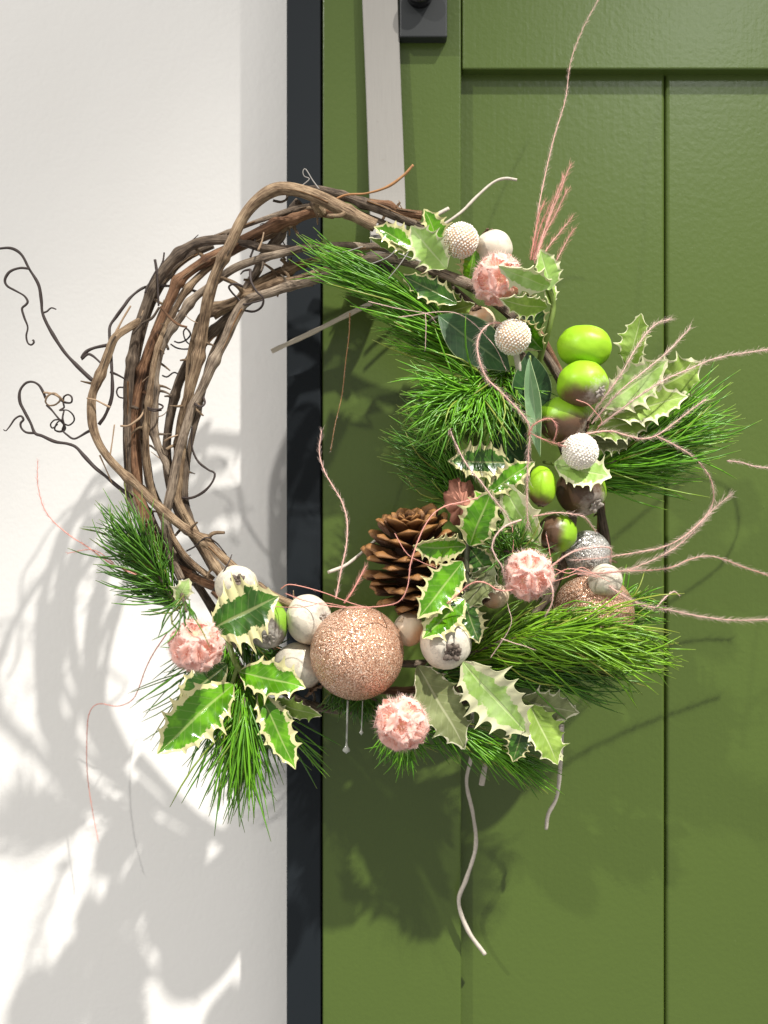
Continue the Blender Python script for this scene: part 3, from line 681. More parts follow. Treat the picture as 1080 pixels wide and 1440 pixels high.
fruit('green_fruit', 792, 590, 36, 33, .098, 'fruit_half', (.1, -1, .25), (.9, -.3, .15), 'dull green and brown fruit third from the top, above the lowest bobble ball', GF, .1, 'calyx_brown', .30)
fruit('green_fruit', 762, 684, 20, 29, .108, 'fruit_green', (-.25, -1, .05), (0, -1, -.2), 'narrow upright green fruit with brown tip left of pale holly leaf', GF, 0, 'calyx_brown', .28)
fruit('green_fruit', 817, 690, 35, 36, .086, 'fruit_half', (-.5, -.35, .75), (.45, -.6, .65), 'mostly brown fruit tucked under the pale holly leaf', GF, 0, 'calyx', .30)
fruit('green_fruit', 783, 750, 28, 27, .096, 'fruit_half', (-1, .05, .25), (-.5, -.9, .2), 'small round fruit, brown left half and green right half, lowest on the right', GF, 0, 'calyx_brown', .28)
fruit('green_fruit', 376, 877, 29, 36, .096, 'fruit_silver', (-.4, -.75, .45), (.10, -.55, .83), 'silvery frosted green fruit beside the big dark holly leaf', None, .05, 'calyx', .30)
CF = 'cream fruits in the wreath'
fruit('cream_fruit', 333, 823, 30, 28, .094, 'fruit_cream', (-.6, -.8, .1), (.16, .30, .94), 'cream fruit with dry crown facing out, above the big dark holly leaf', CF, 0, 'calyx_dark', .32)
fruit('cream_fruit', 434, 871, 32, 35, .092, 'fruit_cream', (.2, -1, .2), (.72, .18, .66), 'greyish cream fruit touching the copper bauble from upper left', CF, .1, 'calyx', .28)
fruit('cream_fruit', 420, 938, 36, 33, .090, 'fruit_cream', (.5, -.9, .1), (.55, -.82, .2), 'cream fruit below left of the copper bauble, its dark crown pointing down', CF, -.4, 'calyx_brown', .40)
fruit('cream_fruit', 575, 885, 22, 24, .090, 'fruit_tan', (.6, -.6, .3), (-.5, .6, .5), 'small tan fruit between copper bauble and holly leaf', CF, 0, 'fruit_tan', .2)
fruit('cream_fruit', 627, 904, 36, 37, .104, 'fruit_cream', (-.8, .5, .2), (.22, -.24, .94), 'cream fruit with black crown facing the viewer under the central holly', CF, 0, 'calyx_dark', .36, cat='fruit', flaps=9)
fruit('cream_fruit', 694, 350, 27, 26, .078, 'fruit_cream', (.1, -1, .2), (-.35, 1, -.05), 'smooth cream fruit behind the topmost pink flower', CF, .2, 'calyx_brown', .30)
fruit('cream_fruit', 851, 816, 24, 23, .094, 'fruit_cream', (0, -1, .3), (-.8, -.3, -.5), 'plain white fruit on top of the half hidden copper bauble', CF, .3, 'calyx', .25)
fruit('cream_fruit', 696, 838, 20, 18, .086, 'fruit_tan', (-.6, -.4, .5), (-.8, -.1, .6), 'small shaded tan fruit left under the right pink flower', CF, 0, 'calyx_brown', .45)
fruit('cream_fruit', 675, 452, 22, 20, .070, 'fruit_tan', (-.4, .3, .5), (-.3, .8, .5), 'small tan fruit in the shade between topmost flower and dark leaf', CF, 0, 'calyx_brown', .4)

def bobble(px, py, r, d, label, stem=None, peach=False):
    c = np.array(W(px, py, d)); R = U(r, d)
    t = thing('bobble_ball', Vector(c), label, 'bobble ball', 'cream bobble balls in the wreath')
    v, f = SPH; mk('core', v * R * .935 + c, f, M['bead_peach' if peach else 'bead'], t)
    pts = fib(430); mb = MB(); iv, jf = ICO1
    rg = np.random.default_rng(int(px))
    for p in pts:
        p = p + rg.normal(0, .012, 3); rr = R * .080 * rg.uniform(.8, 1.15); mb.add(iv * rr + c + p * R * .925, jf)
    mb.build('beads', M['bead'], t, kind='stuff')
    if stem:
        P, s = smooth_path([Vector(c)] + P3(stem, d - .01), .0015); V, ff, tc = tube(P, np.full(len(P), U(4.2)), 10, .06, 3)
        mk('stem', V, ff, M['white_twig'], t, {'tc': tc})
bobble(648, 338, 25.5, .092, 'cream bobble ball at the top, left of the smooth cream fruit', [(652,372,.07)], True)
bobble(721, 474, 26, .104, 'cream bobble ball on a pale stalk below the topmost flower', [(727,505,.096),(733,540,.086),(738,575,.07)], True)
bobble(816, 635, 26, .118, 'white bobble ball beneath the row of green fruits', [(812,650,.09)])

# ------------------------------------------------------------------ pink flowers: balls of fringed florets
def floret(c, out, R, seed):
    """one fringed, ruffled funnel"""
    rg = np.random.default_rng(seed); x, y, z = frame_from(out, (0.3, 0.4, 0.8)); n = 120; rows = 9
    ph = rg.uniform(0, 6.28, 4); V = []; A = []
    jit = rg.uniform(-1, 1, n); fr = np.array([1.0 if k % 2 else 0.86 for k in range(n)]) + rg.uniform(-.06, .06, n)
    for i in range(rows):
        u = i / (rows - 1)
        for k in range(n):
            a = 2 * math.pi * k / n
            ruff = math.sin(3 * a + ph[0]) * .6 + math.sin(5 * a + ph[1]) * .5 + math.sin(11 * a + ph[2]) * .22 * u
            r = R * (0.04 + .96 * u ** 0.75) * (1 + .07 * ruff * u)
            h = R * (0.62 * math.sin(u * 1.9) * .62 + .13 * ruff * u * u - .22 * max(0, u - .6))
            if i == rows - 1: r *= fr[k]; h += R * .05 * jit[k]
            V.append(c + x * r * math.cos(a) + y * r * math.sin(a) + z * h); A.append((u, 0, 0))
    f = [(i * n + k, i * n + (k + 1) % n, (i + 1) * n + (k + 1) % n, (i + 1) * n + k) for i in range(rows - 1) for k in range(n)]
    return np.array(V), f, np.array(A)
def flower(px, py, r, d, label, seed):
    c = np.array(W(px, py, d)); R = U(r, d)
    t = thing('pink_flower', Vector(c), label, 'flower', 'pink pompom flowers in the wreath')
    v, f = SPH; mk('core', v * R * .62 + c, f, M['petal'], t, {'pv': np.full((len(v), 3), .75)})
    rg = np.random.default_rng(seed); dirs = fib(17)
    M3 = np.array(Matrix.Rotation(rg.uniform(0, 6), 3, 'Y') @ Matrix.Rotation(rg.uniform(0, 6), 3, 'X'))
    for k, o in enumerate(dirs @ M3.T):
        if o[1] > 0.6: continue
        o = o + rg.normal(0, .10, 3); o /= np.linalg.norm(o)
        V, ff, A = floret(c + o * R * rg.uniform(.58, .64), o, R * rg.uniform(.50, .58), seed * 50 + k)
        mk('petal_ruffle', V, ff, M['petal'], t, {'pv': A})
    mb = MB()          # fine pale fringe all round
    for p in fib(2200):
        if p[1] > .6: continue
        q = p + rg.normal(0, .25, 3); q /= np.linalg.norm(q)
        L = R * rg.uniform(.92, 1.08); s = np.cross(q, rg.normal(0, 1, 3)); s /= np.linalg.norm(s)
        w = R * .0085; b = c + q * R * .78; e = c + q * L + rg.normal(0, .06, 3) * R; s2 = np.cross(q, s)
        mb.add(np.array([b + s * w, b - s * w * .5 + s2 * w, b - s * w * .5 - s2 * w, e]), [(0, 1, 3), (1, 2, 3), (2, 0, 3)], pv=np.array([(.8, 0, 0)] * 3 + [(1.0, 0, 0)]))
    mb.build('fringe', M['petal'], t, kind='stuff')
flower(700, 393, 38, .108, 'peach pink pompom flower highest on the wreath', 3)
flower(743, 808, 38, .122, 'pale pink pompom flower above the right pine needles', 8)
flower(276, 908, 40, .152, 'pink pompom flower at the far left below the vines', 12)
flower(565, 1017, 40, .126, 'pink pompom flower hanging lowest, under the copper bauble', 21)

# ------------------------------------------------------------------ pine cone
def cone():
    b = np.array(W(590, 858, .072)); tp = np.array(W(574, 722, .094)); ax = tp - b; L = np.linalg.norm(ax); ax /= L
    t = thing('pine_cone', Vector(b), 'open brown pine cone standing behind the copper bauble', 'pine cone')
    x, y, z = frame_from(ax)
    prof = [(0, 0), (.09, .0), (.17, .1), (.2, .35), (.17, .7), (.1, .95), (0, 1.0)]; vv, ff = [], []
    for (r, h) in prof:
        for j in range(16): a = 2 * math.pi * j / 16; vv.append(b + ax * h * L * .92 + (x * math.cos(a) + y * math.sin(a)) * r * L)
    for i in range(6):
        for j in range(16): k = (j + 1) % 16; ff.append((i * 16 + j, i * 16 + k, (i + 1) * 16 + k, (i + 1) * 16 + j))
    mk('core', vv, ff, M['cone_core'], t)
    # one scale, length 1 along +X, width along Y, upper face +Z; thick rhombic tip
    rows = [(0.0, .10, .04, 0), (.35, .19, .04, .0), (.65, .32, .045, .02), (.82, .34, .075, .045), (.93, .29, .11, .06), (1.03, .12, .08, .05), (1.07, .015, .02, .03)]
    sv = []; cs = []
    for (u, w, h, lift) in rows:
        for yy, zz in ((-1, -.1), (-.5, .55), (0, 1.25), (.5, .55), (1, -.1), (.5, -.6), (0, -.9), (-.5, -.6)):
            sv.append((u, yy * w, lift + zz * h * .6)); cs.append((u, 0, 0))
    sf = [(i * 8 + j, i * 8 + (j + 1) % 8, (i + 1) * 8 + (j + 1) % 8, (i + 1) * 8 + j) for i in range(6) for j in range(8)] + [tuple(range(8))[::-1], tuple(48 + j for j in range(8))]
    tmp = mk('scale', sv, sf, M['scale'], None, {'cs': cs}); me = tmp.data; bpy.data.objects.remove(tmp)
    N = 104; rg = np.random.default_rng(2)
    for k in range(N):
        u = (k + .5) / N; a = k * 2.39996 + .4
        o = x * math.cos(a) + y * math.sin(a)
        el = math.radians(-8 + 38 * u + 40 * max(0, u - .6) / .4 + rg.uniform(-7, 7))
        maxr = L * (.18 + .30 * math.sin(math.pi * min(1, .10 + u * .78)) ** .8)
        sl = maxr * (.78 if u < .12 else 1.0) * rg.uniform(.93, 1.06)
        if u > .8: sl *= 1 - .55 * (u - .8) / .2
        X = o * math.cos(el) + ax * math.sin(el); Y = np.cross(ax, o); Z = np.cross(X, Y)
        tw = rg.uniform(-.18, .18); Y2 = Y * math.cos(tw) + Z * math.sin(tw); Z2 = np.cross(X, Y2)
        org = b + ax * L * (.05 + .80 * u)
        m = Matrix([[X[i] * sl, Y2[i] * sl * .92, Z2[i] * sl * .95, org[i] - b[i]] for i in range(3)] + [[0, 0, 0, 1]])
        s_ = bpy.data.objects.new('scale', me); COL.objects.link(s_); s_.parent = t; s_.matrix_local = m
cone()

# ------------------------------------------------------------------ leaves
def leaf_geo(base, tip, width, roll=0, teeth=6, curl=.1, fold=.18, wave=.18, seed=0, spine=.36, bend=0.0):
    b = np.array(base); e = np.array(tip); X = e - b; L = np.linalg.norm(X); X /= L
    cam_p = np.array((0, -CAMD, Z0)); N0 = cam_p - (b + e) / 2; N0 /= np.linalg.norm(N0)
    S = np.cross(N0, X); S /= np.linalg.norm(S); N = np.cross(X, S)
    cr, sr = math.cos(math.radians(roll)), math.sin(math.radians(roll)); S, N = S * cr + N * sr, N * cr - S * sr
    rg = np.random.default_rng(seed); per = 10 if teeth else 8; nu = (teeth or 5) * per + 1
    cols = np.array([-1, -.86, -.62, -.36, -.14, 0, .14, .36, .62, .86, 1]); nc = len(cols)
    ph = (rg.uniform(0, .35), rg.uniform(.4, .8)); ta = rg.uniform(.45, 1.35, (2, (teeth or 5) + 3)); tz = rg.choice([-1, 1], (2, (teeth or 5) + 3)) * rg.uniform(.5, 1.2, (2, (teeth or 5) + 3))
    P = []; A = []; rnd = rg.uniform(0, 1)
    for i in range(nu):
        u = i / (nu - 1)
        env = max(0.0, math.sin(math.pi * u ** .88)) ** .78 if teeth else max(0.0, math.sin(math.pi * u ** .95)) ** .9
        env = env * (1 - .30 * max(0, u - .82) / .18) if teeth else env
        for c in cols:
            sd = 0 if c < 0 else 1; du = 0; zz = 0; fac = 1.0
            if teeth:
                q = u * teeth + ph[sd]; k = int(q); t = q - k
                near = abs(2 * t - 1); idx = k if t < .5 else k + 1
                fac = 1 - spine * .60 + spine * 1.25 * ta[sd][idx] * near ** 4.5 + spine * .12 * near
                zz = wave * tz[sd][idx] * near ** 2 * abs(c) ** 2.2
                du = .035 * near ** 4 * abs(c) ** 2
            hw = width / 2 * env * (1 - abs(c) ** 2 * (1 - fac))
            p = b + X * L * (u + du * (1 - u)) + S * (hw * c + bend * L * math.sin(math.pi * u)) + N * (fold * hw * abs(c) ** 1.4 + zz * hw - curl * L * ((u - .35) ** 2 - .1225) + .015 * L * math.sin(9 * u + seed))
            P.append(p); A.append((u, c, rnd))
    P = np.array(P); n = len(P); th = .00035
    g = [(i * nc + j, i * nc + j + 1, (i + 1) * nc + j + 1, (i + 1) * nc + j) for i in range(nu - 1) for j in range(nc - 1)]
    fr = [q[::-1] for q in g]
    # orient the first layer towards N
    q0 = fr[len(fr) // 2]; nn = np.cross(P[q0[1]] - P[q0[0]], P[q0[2]] - P[q0[0]])
    if np.dot(nn, N) < 0: fr = g
    bk = [tuple(i + n for i in q[::-1]) for q in fr]
    rim = [i * nc for i in range(nu)] + [i * nc + nc - 1 for i in range(nu - 1, -1, -1)]
    V = np.vstack([P + N * th, P - N * th, (P + N * th)[rim], (P - N * th)[rim]]); m = len(rim)
    rf = [(2 * n + i, 2 * n + (i + 1) % m, 2 * n + m + (i + 1) % m, 2 * n + m + i) for i in range(m)]
    A = np.array(A); A = np.vstack([A, A, A[rim], A[rim]])
    return V, fr + bk + rf, A, [0] * len(fr) + [1] * len(bk) + [0] * len(rf)
def leaf(parent, base, tip, w, top, under, **kw):
    V, f, A, mi = leaf_geo(W(*base), W(*tip), U(w, base[2]), **kw)
    return mk('leaf', V, f, [M[top], M[under]], parent, {'lv': A}, midx=mi)
def stem(parent, pts, r, mat, r1=None, name='stem'):
    P, s = smooth_path([W(*p) for p in pts], .0015); V, f, tc = tube(P, np.linspace(U(r), U(r1 or r), len(P)), 9, .05, 5)
    return mk(name, V, f, M[mat], parent, {'tc': tc})
def sprig(name, at, label, stems, leaves, cat='holly sprig', group='variegated holly sprigs in the wreath'):
    t = thing(name, W(*at), label, cat, group)
    for s in stems: stem(t, *s)
    for i, l in enumerate(leaves):
        kw = dict(seed=int(at[0] * 3 + at[1] + i * 17)); kw.update(l[5] if len(l) > 5 else {})
        leaf(t, l[0], l[1], l[2], l[3], l[4], **kw)
    return t
sprig('holly_sprig', (620, 390, .07), 'holly sprig of dark and cream leaves at the top centre of the ring',
  [([(640,430,.06),(625,385,.074),(605,360,.08),(585,345,.082)], 3.2, 'stem', 2.4), ([(625,385,.074),(619,350,.078)], 2.6, 'stem', 2.0)],
  [((588,352,.090),(526,318,.098),42,'leaf','leaf_back',dict(roll=28,fold=.3)),
   ((600,366,.092),(519,334,.096),24,'leaf_back','leaf',dict(roll=-40,curl=.05)),
   ((628,378,.096),(577,318,.104),54,'leaf_pale','leaf_back',dict(roll=-10,fold=.25)),
   ((621,352,.084),(597,293,.092),42,'leaf','leaf_back',dict(roll=30,fold=.45)),
   ((643,427,.086),(563,386,.088),38,'leaf_dark','leaf_back',dict(roll=12)),
   ((659,395,.078),(668,348,.086),42,'leaf','leaf_back',dict(roll=10)),
   ((612,442,.072),(668,428,.078),34,'leaf_back','leaf_dark',dict(roll=25,wave=.35)),
   ((650,440,.07),(618,400,.082),30,'leaf_back','leaf',dict(roll=-20))])
sprig('holly_sprig', (765, 470, .08), 'holly sprig of pale curled leaves on a green stem right of topmost flower',
  [([(752,535,.068),(762,495,.08),(773,458,.09),(778,428,.092),(771,398,.1)], 4.4, 'stem', 3.2), ([(770,475,.086),(745,465,.086),(735,450,.088)], 2.4, 'stem', 1.8)],
  [((772,402,.104),(703,377,.142),40,'leaf_pale','leaf_back',dict(roll=-22,fold=.4,curl=.2,teeth=5)),
   ((773,408,.1),(760,350,.112),48,'leaf_pale','leaf_back',dict(roll=35,fold=.35,teeth=5)),
   ((769,432,.1),(706,424,.128),36,'leaf_back','leaf_pale',dict(roll=-25,curl=.25)),
   ((757,466,.088),(737,410,.094),44,'leaf_dark','leaf_back',dict(roll=5)),
   ((763,492,.09),(726,446,.1),46,'leaf','leaf_back',dict(roll=-30,fold=.4)),
   ((777,430,.092),(762,380,.094),34,'leaf_back','leaf',dict(roll=50))])
sprig('holly_sprig', (840, 590, .08), 'holly sprig of long pale leaves reaching out to the right edge',
  [([(800,615,.06),(830,595,.08),(852,570,.096),(880,545,.1)], 3.6, 'stem', 2.2), ([(830,595,.08),(850,595,.086),(880,585,.09)], 2.6, 'stem', 2.0)],
  [((846,572,.102),(940,506,.116),66,'leaf_pale','leaf',dict(roll=14,fold=.25)),
   ((886,522,.096),(901,440,.102),48,'leaf_back','leaf',dict(roll=-30,fold=.2)),
   ((895,560,.094),(990,510,.1),74,'leaf_back','leaf',dict(roll=20,wave=.3)),
   ((862,585,.098),(968,556,.108),56,'leaf_back','leaf',dict(roll=-18,fold=.25)),
   ((832,606,.092),(922,588,.1),52,'leaf_back','leaf',dict(roll=-10)),
   ((828,622,.086),(892,622,.092),34,'leaf_olive','leaf',dict(roll=-15)),
   ((930,575,.09),(985,560,.094),26,'leaf_back','leaf',dict(roll=20))])
sprig('holly_leaf', (785, 655, .1), 'single wide pale holly leaf right under the white bobble ball',
  [([(765,650,.07),(778,653,.1),(788,657,.11)], 2.4, 'stem', 1.8)],
  [((779,652,.108),(860,672,.116),64,'leaf_pale','leaf_back',dict(roll=-30,fold=.12,teeth=7,curl=-.05))], 'leaf', None)
sprig('holly_sprig', (657, 800, .09), 'central holly sprig of green leaves with cream spiny edges beside the pine cone',
  [([(668,700,.07),(658,765,.096),(656,800,.1),(658,850,.1),(662,890,.085)], 4.2, 'stem_dark', 3.4), ([(658,765,.096),(690,720,.09),(720,670,.086)], 3, 'stem', 2.0)],
  [((718,652,.096),(630,648,.104),58,'leaf_dark','leaf_back',dict(roll=18,wave=.3)),
   ((660,768,.106),(692,688,.118),62,'leaf','leaf_back',dict(roll=-12)),
   ((655,768,.112),(582,770,.132),48,'leaf','leaf_back',dict(roll=-32,fold=.3,teeth=8,curl=.12)),
   ((650,790,.114),(588,870,.134),58,'leaf','leaf_back',dict(roll=-8,teeth=7)),
   ((653,842,.112),(594,898,.126),56,'leaf','leaf_back',dict(roll=12,wave=.25)),
   ((660,770,.094),(700,822,.096),46,'leaf_dark','leaf_back',dict(roll=10)),
   ((694,796,.1),(655,856,.106),46,'leaf_olive','leaf_dark',dict(roll=20,wave=.3)),
   ((652,846,.104),(674,905,.112),42,'leaf_dark','leaf_back',dict(roll=-20,wave=.3)),
   ((706,680,.104),(760,768,.112),54,'leaf_pale','leaf_back',dict(roll=22,teeth=4,fold=.1)),
   ((686,694,.1),(752,648,.108),42,'leaf','leaf_back',dict(roll=-20,wave=.35)),
   ((700,742,.096),(668,690,.112),40,'leaf','leaf_back',dict(roll=40,wave=.3)),
   ((690,750,.092),(735,705,.1),40,'leaf','leaf_back',dict(roll=0,wave=.3))])
sprig('holly_sprig', (640, 940, .08), 'holly sprig of broad pale leaves pointing down at the lower right',
  [([(600,925,.07),(640,925,.09),(660,945,.1),(700,970,.098),(745,990,.094)], 4.2, 'stem', 2.6), ([(615,925,.075),(600,935,.09),(592,945,.1)], 2.8, 'stem', 2.2)],
  [((586,936,.104),(656,1054,.104),74,'leaf_olive','leaf',dict(roll=-20,teeth=7,fold=.12)),
   ((650,930,.112),(745,1036,.108),82,'leaf_pale','leaf_back',dict(roll=16,teeth=7,fold=.15)),
   ((732,984,.094),(815,1003,.098),52,'leaf_olive','leaf',dict(roll=20)),
   ((744,990,.1),(786,1076,.104),56,'leaf_back','leaf',dict(roll=-18)),
   ((738,1018,.098),(721,1072,.1),38,'leaf_dark','leaf_back',dict(roll=10)),
   ((745,1010,.1),(792,1070,.098),34,'leaf_pale','leaf',dict(roll=-25))])
sprig('holly_sprig', (325, 910, .08), 'holly sprig of glossy green leaves with cream edges at the bottom left',
  [([(310,870,.07),(322,905,.1),(334,938,.11),(362,974,.112),(372,990,.11)], 4.8, 'stem', 3.2), ([(334,938,.11),(330,950,.112),(325,965,.114)], 3.2, 'stem', 2.4)],
  [((300,884,.120),(392,838,.130),102,'leaf_dark','leaf_back',dict(roll=-16,teeth=7,fold=.1)),
   ((328,962,.118),(220,1060,.134),84,'leaf','leaf_back',dict(roll=14,teeth=7,fold=.18,curl=.14)),
   ((320,934,.104),(250,990,.112),58,'leaf_dark','leaf_back',dict(roll=10)),
   ((336,946,.112),(430,966,.118),62,'leaf','leaf_back',dict(roll=-20,fold=.2)),
   ((364,974,.114),(416,1082,.122),52,'leaf','leaf_back',dict(roll=-15,teeth=7,fold=.2)),
   ((378,984,.106),(452,1008,.108),34,'leaf_back','leaf',dict(roll=35)),
   ((372,985,.11),(412,1015,.112),24,'leaf_pale','leaf_back',dict(roll=20))])
sprig('holly_leaf', (255, 840, .08), 'tiny pale green holly leaf left of the cream fruit by the vines',
  [([(240,850,.07),(250,842,.09)], 2.0, 'stem', 1.6)],
  [((249,845,.1),(266,814,.104),30,'leaf_pale','leaf_back',dict(teeth=3,roll=10))], 'leaf', None)
SG = 'smooth dark leaves in the wreath'
sprig('smooth_leaf', (612, 446, .08), 'broad smooth dark green leaf with pale midrib below the topmost flower',
  [([(604,452,.084),(612,447,.088),(622,444,.088)], 2.8, 'stem_dark', 2.0)],
  [((616,444,.088),(718,520,.090),66,'smooth_leaf','leaf_back',dict(teeth=0,roll=-15,fold=.15))], 'leaf', SG)
sprig('smooth_leaf', (748, 590, .08), 'oval smooth dark leaf standing upright left of the green fruits',
  [([(750,600,.08),(749,590,.086)], 2.2, 'stem', 1.8)],
  [((750,595,.086),(744,494,.094),56,'smooth_leaf','leaf_back',dict(teeth=0,roll=10,fold=.15))], 'leaf', SG)
sprig('smooth_leaf', (757, 645, .08), 'narrow pale green strap-like leaf hanging beside the furry pink feather',
  [([(745,500,.108),(746,508,.108)], 1.6, 'stem', 1.4)],
  [((745,503,.108),(758,642,.112),24,'smooth_pale','leaf_back',dict(teeth=0,roll=25,fold=.3))], 'leaf', None)
sprig('leaf_pair', (700, 600, .06), 'pair of shaded dark green leaves between pine needles and the central holly',
  [([(690,590,.06),(690,600,.07)], 2, 'stem', 1.6)],
  [((690,600,.072),(748,668,.08),50,'smooth_leaf','leaf_back',dict(teeth=0,roll=15)),
   ((700,580,.06),(735,640,.066),46,'smooth_leaf','leaf_back',dict(teeth=0,roll=-15))], 'leaf', SG)
# dry pinkish lobed leaf beside the pine cone
def oak():
    out = []
    for k in range(96):
        a = 2 * math.pi * k / 96; r = .94 + .07 * math.sin(6 * a + .4) + .05 * math.sin(11 * a) + .03 * math.sin(23 * a)
        out.append((27 * r * math.cos(a) + 6 * math.sin(a), 38 * r * math.sin(a)))
    t = thing('dry_leaf', W(650, 742, .08), 'dry pinkish brown lobed leaf peeking out between pine cone and holly', 'leaf')
    V = []; f = []; n = 96
    for lay in (0, .0004):
        for s in (0.02, .35, .7, 1.0):
            for (ax_, ay) in out:
                d = .098 + .006 * math.cos(s * 3) + .002 * math.sin(ax_ * s * .3) + .0012 * math.sin(ay * s * .35) + lay
                V.append(W(651 + ax_ * s, 709 + ay * s, d))
    for lay in (0, 4):
        for i in range(3):
            for k in range(n):
                q = ((lay + i) * n + k, (lay + i) * n + (k + 1) % n, (lay + i + 1) * n + (k + 1) % n, (lay + i + 1) * n + k)
                f.append(q if lay else q[::-1])
    f += [(3 * n + k, 3 * n + (k + 1) % n, 7 * n + (k + 1) % n, 7 * n + k) for k in range(n)]
    mk('blade', V, f, M['oak'], t)
    stem(t, [(662,760,.092),(655,735,.105),(648,700,.106),(645,678,.104)], 1.3, 'oak', .8, 'midrib')
oak()

# ------------------------------------------------------------------ pine sprigs
def pine(label, spine, d, n, ang, jit, ln, dd, mat='needle', curve=.12, r=1.15, seed=0, sag=0.0, stem_r=3.2):
    """spine: px points (with depth); ang = direction of the needles at both ends of the spine in degrees (0 right, 90 up)"""
    rg = np.random.default_rng(seed); base = W(*(spine[0] if len(spine[0]) > 2 else spine[0] + (d,)))
    t = thing('pine_sprig', base, label, 'pine sprig', 'pine sprigs in the wreath')
    P, s = smooth_path(P3(spine, d), .002)
    V, f, tc = tube(P, np.linspace(U(stem_r), U(stem_r * .5), len(P)), 8, .1, seed); mk('twig', V, f, M['bark_dark'], t, {'tc': tc})
    mb = MB(); k5 = np.linspace(0, 1, 6)
    for i in range(n):
        u = rg.uniform(0, 1); b = P[int(u * (len(P) - 1))] + rg.normal(0, .0015, 3)
        a = math.radians(ang[0] + (ang[1] - ang[0]) * u + rg.normal(0, jit)); L = U(rg.uniform(*ln))
        dz = rg.uniform(*dd)
        dirv = np.array((math.cos(a), 0, math.sin(a))); e = b + dirv * L; e[1] -= dz
        side = np.array((-math.sin(a), 0, math.cos(a))); cv = L * rg.normal(0, curve)
        q = b + (e - b) * k5[:, None] + side * (cv * np.sin(math.pi * k5) * .8)[:, None]
        q[:, 1] -= np.sin(math.pi * k5) * L * rg.uniform(-.02, .10)
        q[:, 2] -= sag * L * k5 ** 2
        rr = U(r) * .96 * np.array((.75, 1, 1, .95, .85, .3)) * rg.uniform(.85, 1.15)
        V, f, tc = tube(q, rr, 4)
        mb.add(V, f, nv=np.stack([np.full(len(V), rg.uniform(0, 1)), np.repeat(k5, 4), np.full(len(V), rg.uniform(0, 1))], 1))
    mb.build('needles', M[mat], t, kind='stuff')
    return t
pine('pine sprig with long needles fanning to upper left under the top vines', [(700,545,.05),(665,500,.064),(625,458,.074),(590,432,.08),(555,410,.082)], .07, 520, (152, 157), 7, (95, 162), (-.006, .026), 'needle', .07, 1.2, 1)
pine('dense dark pine tuft pointing down inside the ring beside the long leaf', [(720,520,.07),(690,540,.088),(665,552,.1),(640,556,.102)], .09, 520, (262, 205), 34, (45, 105), (-.004, .034), 'needle', .14, 1.3, 2)
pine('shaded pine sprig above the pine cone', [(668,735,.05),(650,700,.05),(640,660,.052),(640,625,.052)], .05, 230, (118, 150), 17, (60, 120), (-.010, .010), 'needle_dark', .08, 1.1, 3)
pine('pine sprig with long needles fanning right over the door groove', [(800,680,.06),(840,660,.08),(880,640,.09),(915,620,.092)], .085, 420, (4, 30), 12, (80, 162), (-.014, .02), 'needle', .07, 1.2, 4)
pine('big pine sprig sweeping right across the half hidden copper bauble', [(630,935,.08),(690,908,.1),(745,892,.115),(795,890,.122),(830,902,.122)], .11, 620, (17, -16), 13, (70, 150), (-.006, .018), 'needle_warm', .12, 1.2, 5)
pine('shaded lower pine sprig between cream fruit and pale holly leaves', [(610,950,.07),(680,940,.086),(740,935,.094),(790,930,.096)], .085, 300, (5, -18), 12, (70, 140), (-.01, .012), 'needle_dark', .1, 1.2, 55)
pine('short pine tuft sticking out right of the half hidden copper bauble', [(820,880,.05),(850,865,.062),(880,852,.07)], .06, 240, (0, 14), 32, (28, 66), (-.01, .016), 'needle', .12, 1.2, 6)
pine('pine sprig with long bright needles hanging down at the bottom left', [(318,905,.08),(335,945,.105),(345,990,.118),(342,1025,.12)], .09, 420, (268, 264), 13, (80, 148), (-.012, .022), 'needle', .06, 1.25, 7)
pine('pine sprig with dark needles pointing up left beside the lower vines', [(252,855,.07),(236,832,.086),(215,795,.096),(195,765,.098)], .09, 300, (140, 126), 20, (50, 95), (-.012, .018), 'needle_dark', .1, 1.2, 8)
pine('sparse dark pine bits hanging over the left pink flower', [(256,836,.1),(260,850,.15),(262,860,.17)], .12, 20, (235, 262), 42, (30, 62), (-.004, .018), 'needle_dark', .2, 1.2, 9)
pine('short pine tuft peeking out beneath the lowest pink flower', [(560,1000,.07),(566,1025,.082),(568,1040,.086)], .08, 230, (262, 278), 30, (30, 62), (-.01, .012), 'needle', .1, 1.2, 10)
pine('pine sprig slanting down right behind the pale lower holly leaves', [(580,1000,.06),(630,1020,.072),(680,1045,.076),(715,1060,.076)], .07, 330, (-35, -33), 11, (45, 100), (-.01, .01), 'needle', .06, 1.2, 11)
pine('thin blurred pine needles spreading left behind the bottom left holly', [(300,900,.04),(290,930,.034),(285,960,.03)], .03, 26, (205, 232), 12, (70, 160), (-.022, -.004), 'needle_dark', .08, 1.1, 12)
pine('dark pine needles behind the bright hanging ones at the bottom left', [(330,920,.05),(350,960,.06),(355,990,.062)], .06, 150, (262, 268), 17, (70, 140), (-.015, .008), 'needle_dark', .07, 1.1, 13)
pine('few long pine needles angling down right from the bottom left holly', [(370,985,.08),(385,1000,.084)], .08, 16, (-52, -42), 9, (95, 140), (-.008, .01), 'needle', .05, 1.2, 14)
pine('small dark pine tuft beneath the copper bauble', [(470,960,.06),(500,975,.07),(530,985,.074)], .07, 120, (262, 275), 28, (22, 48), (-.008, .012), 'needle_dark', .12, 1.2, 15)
pine('loose curled pine bits above the right pink flower', [(690,770,.1),(715,775,.112),(735,772,.118)], .11, 90, (20, 60), 70, (22, 52), (-.008, .018), 'needle_dark', .22, 1.1, 16)
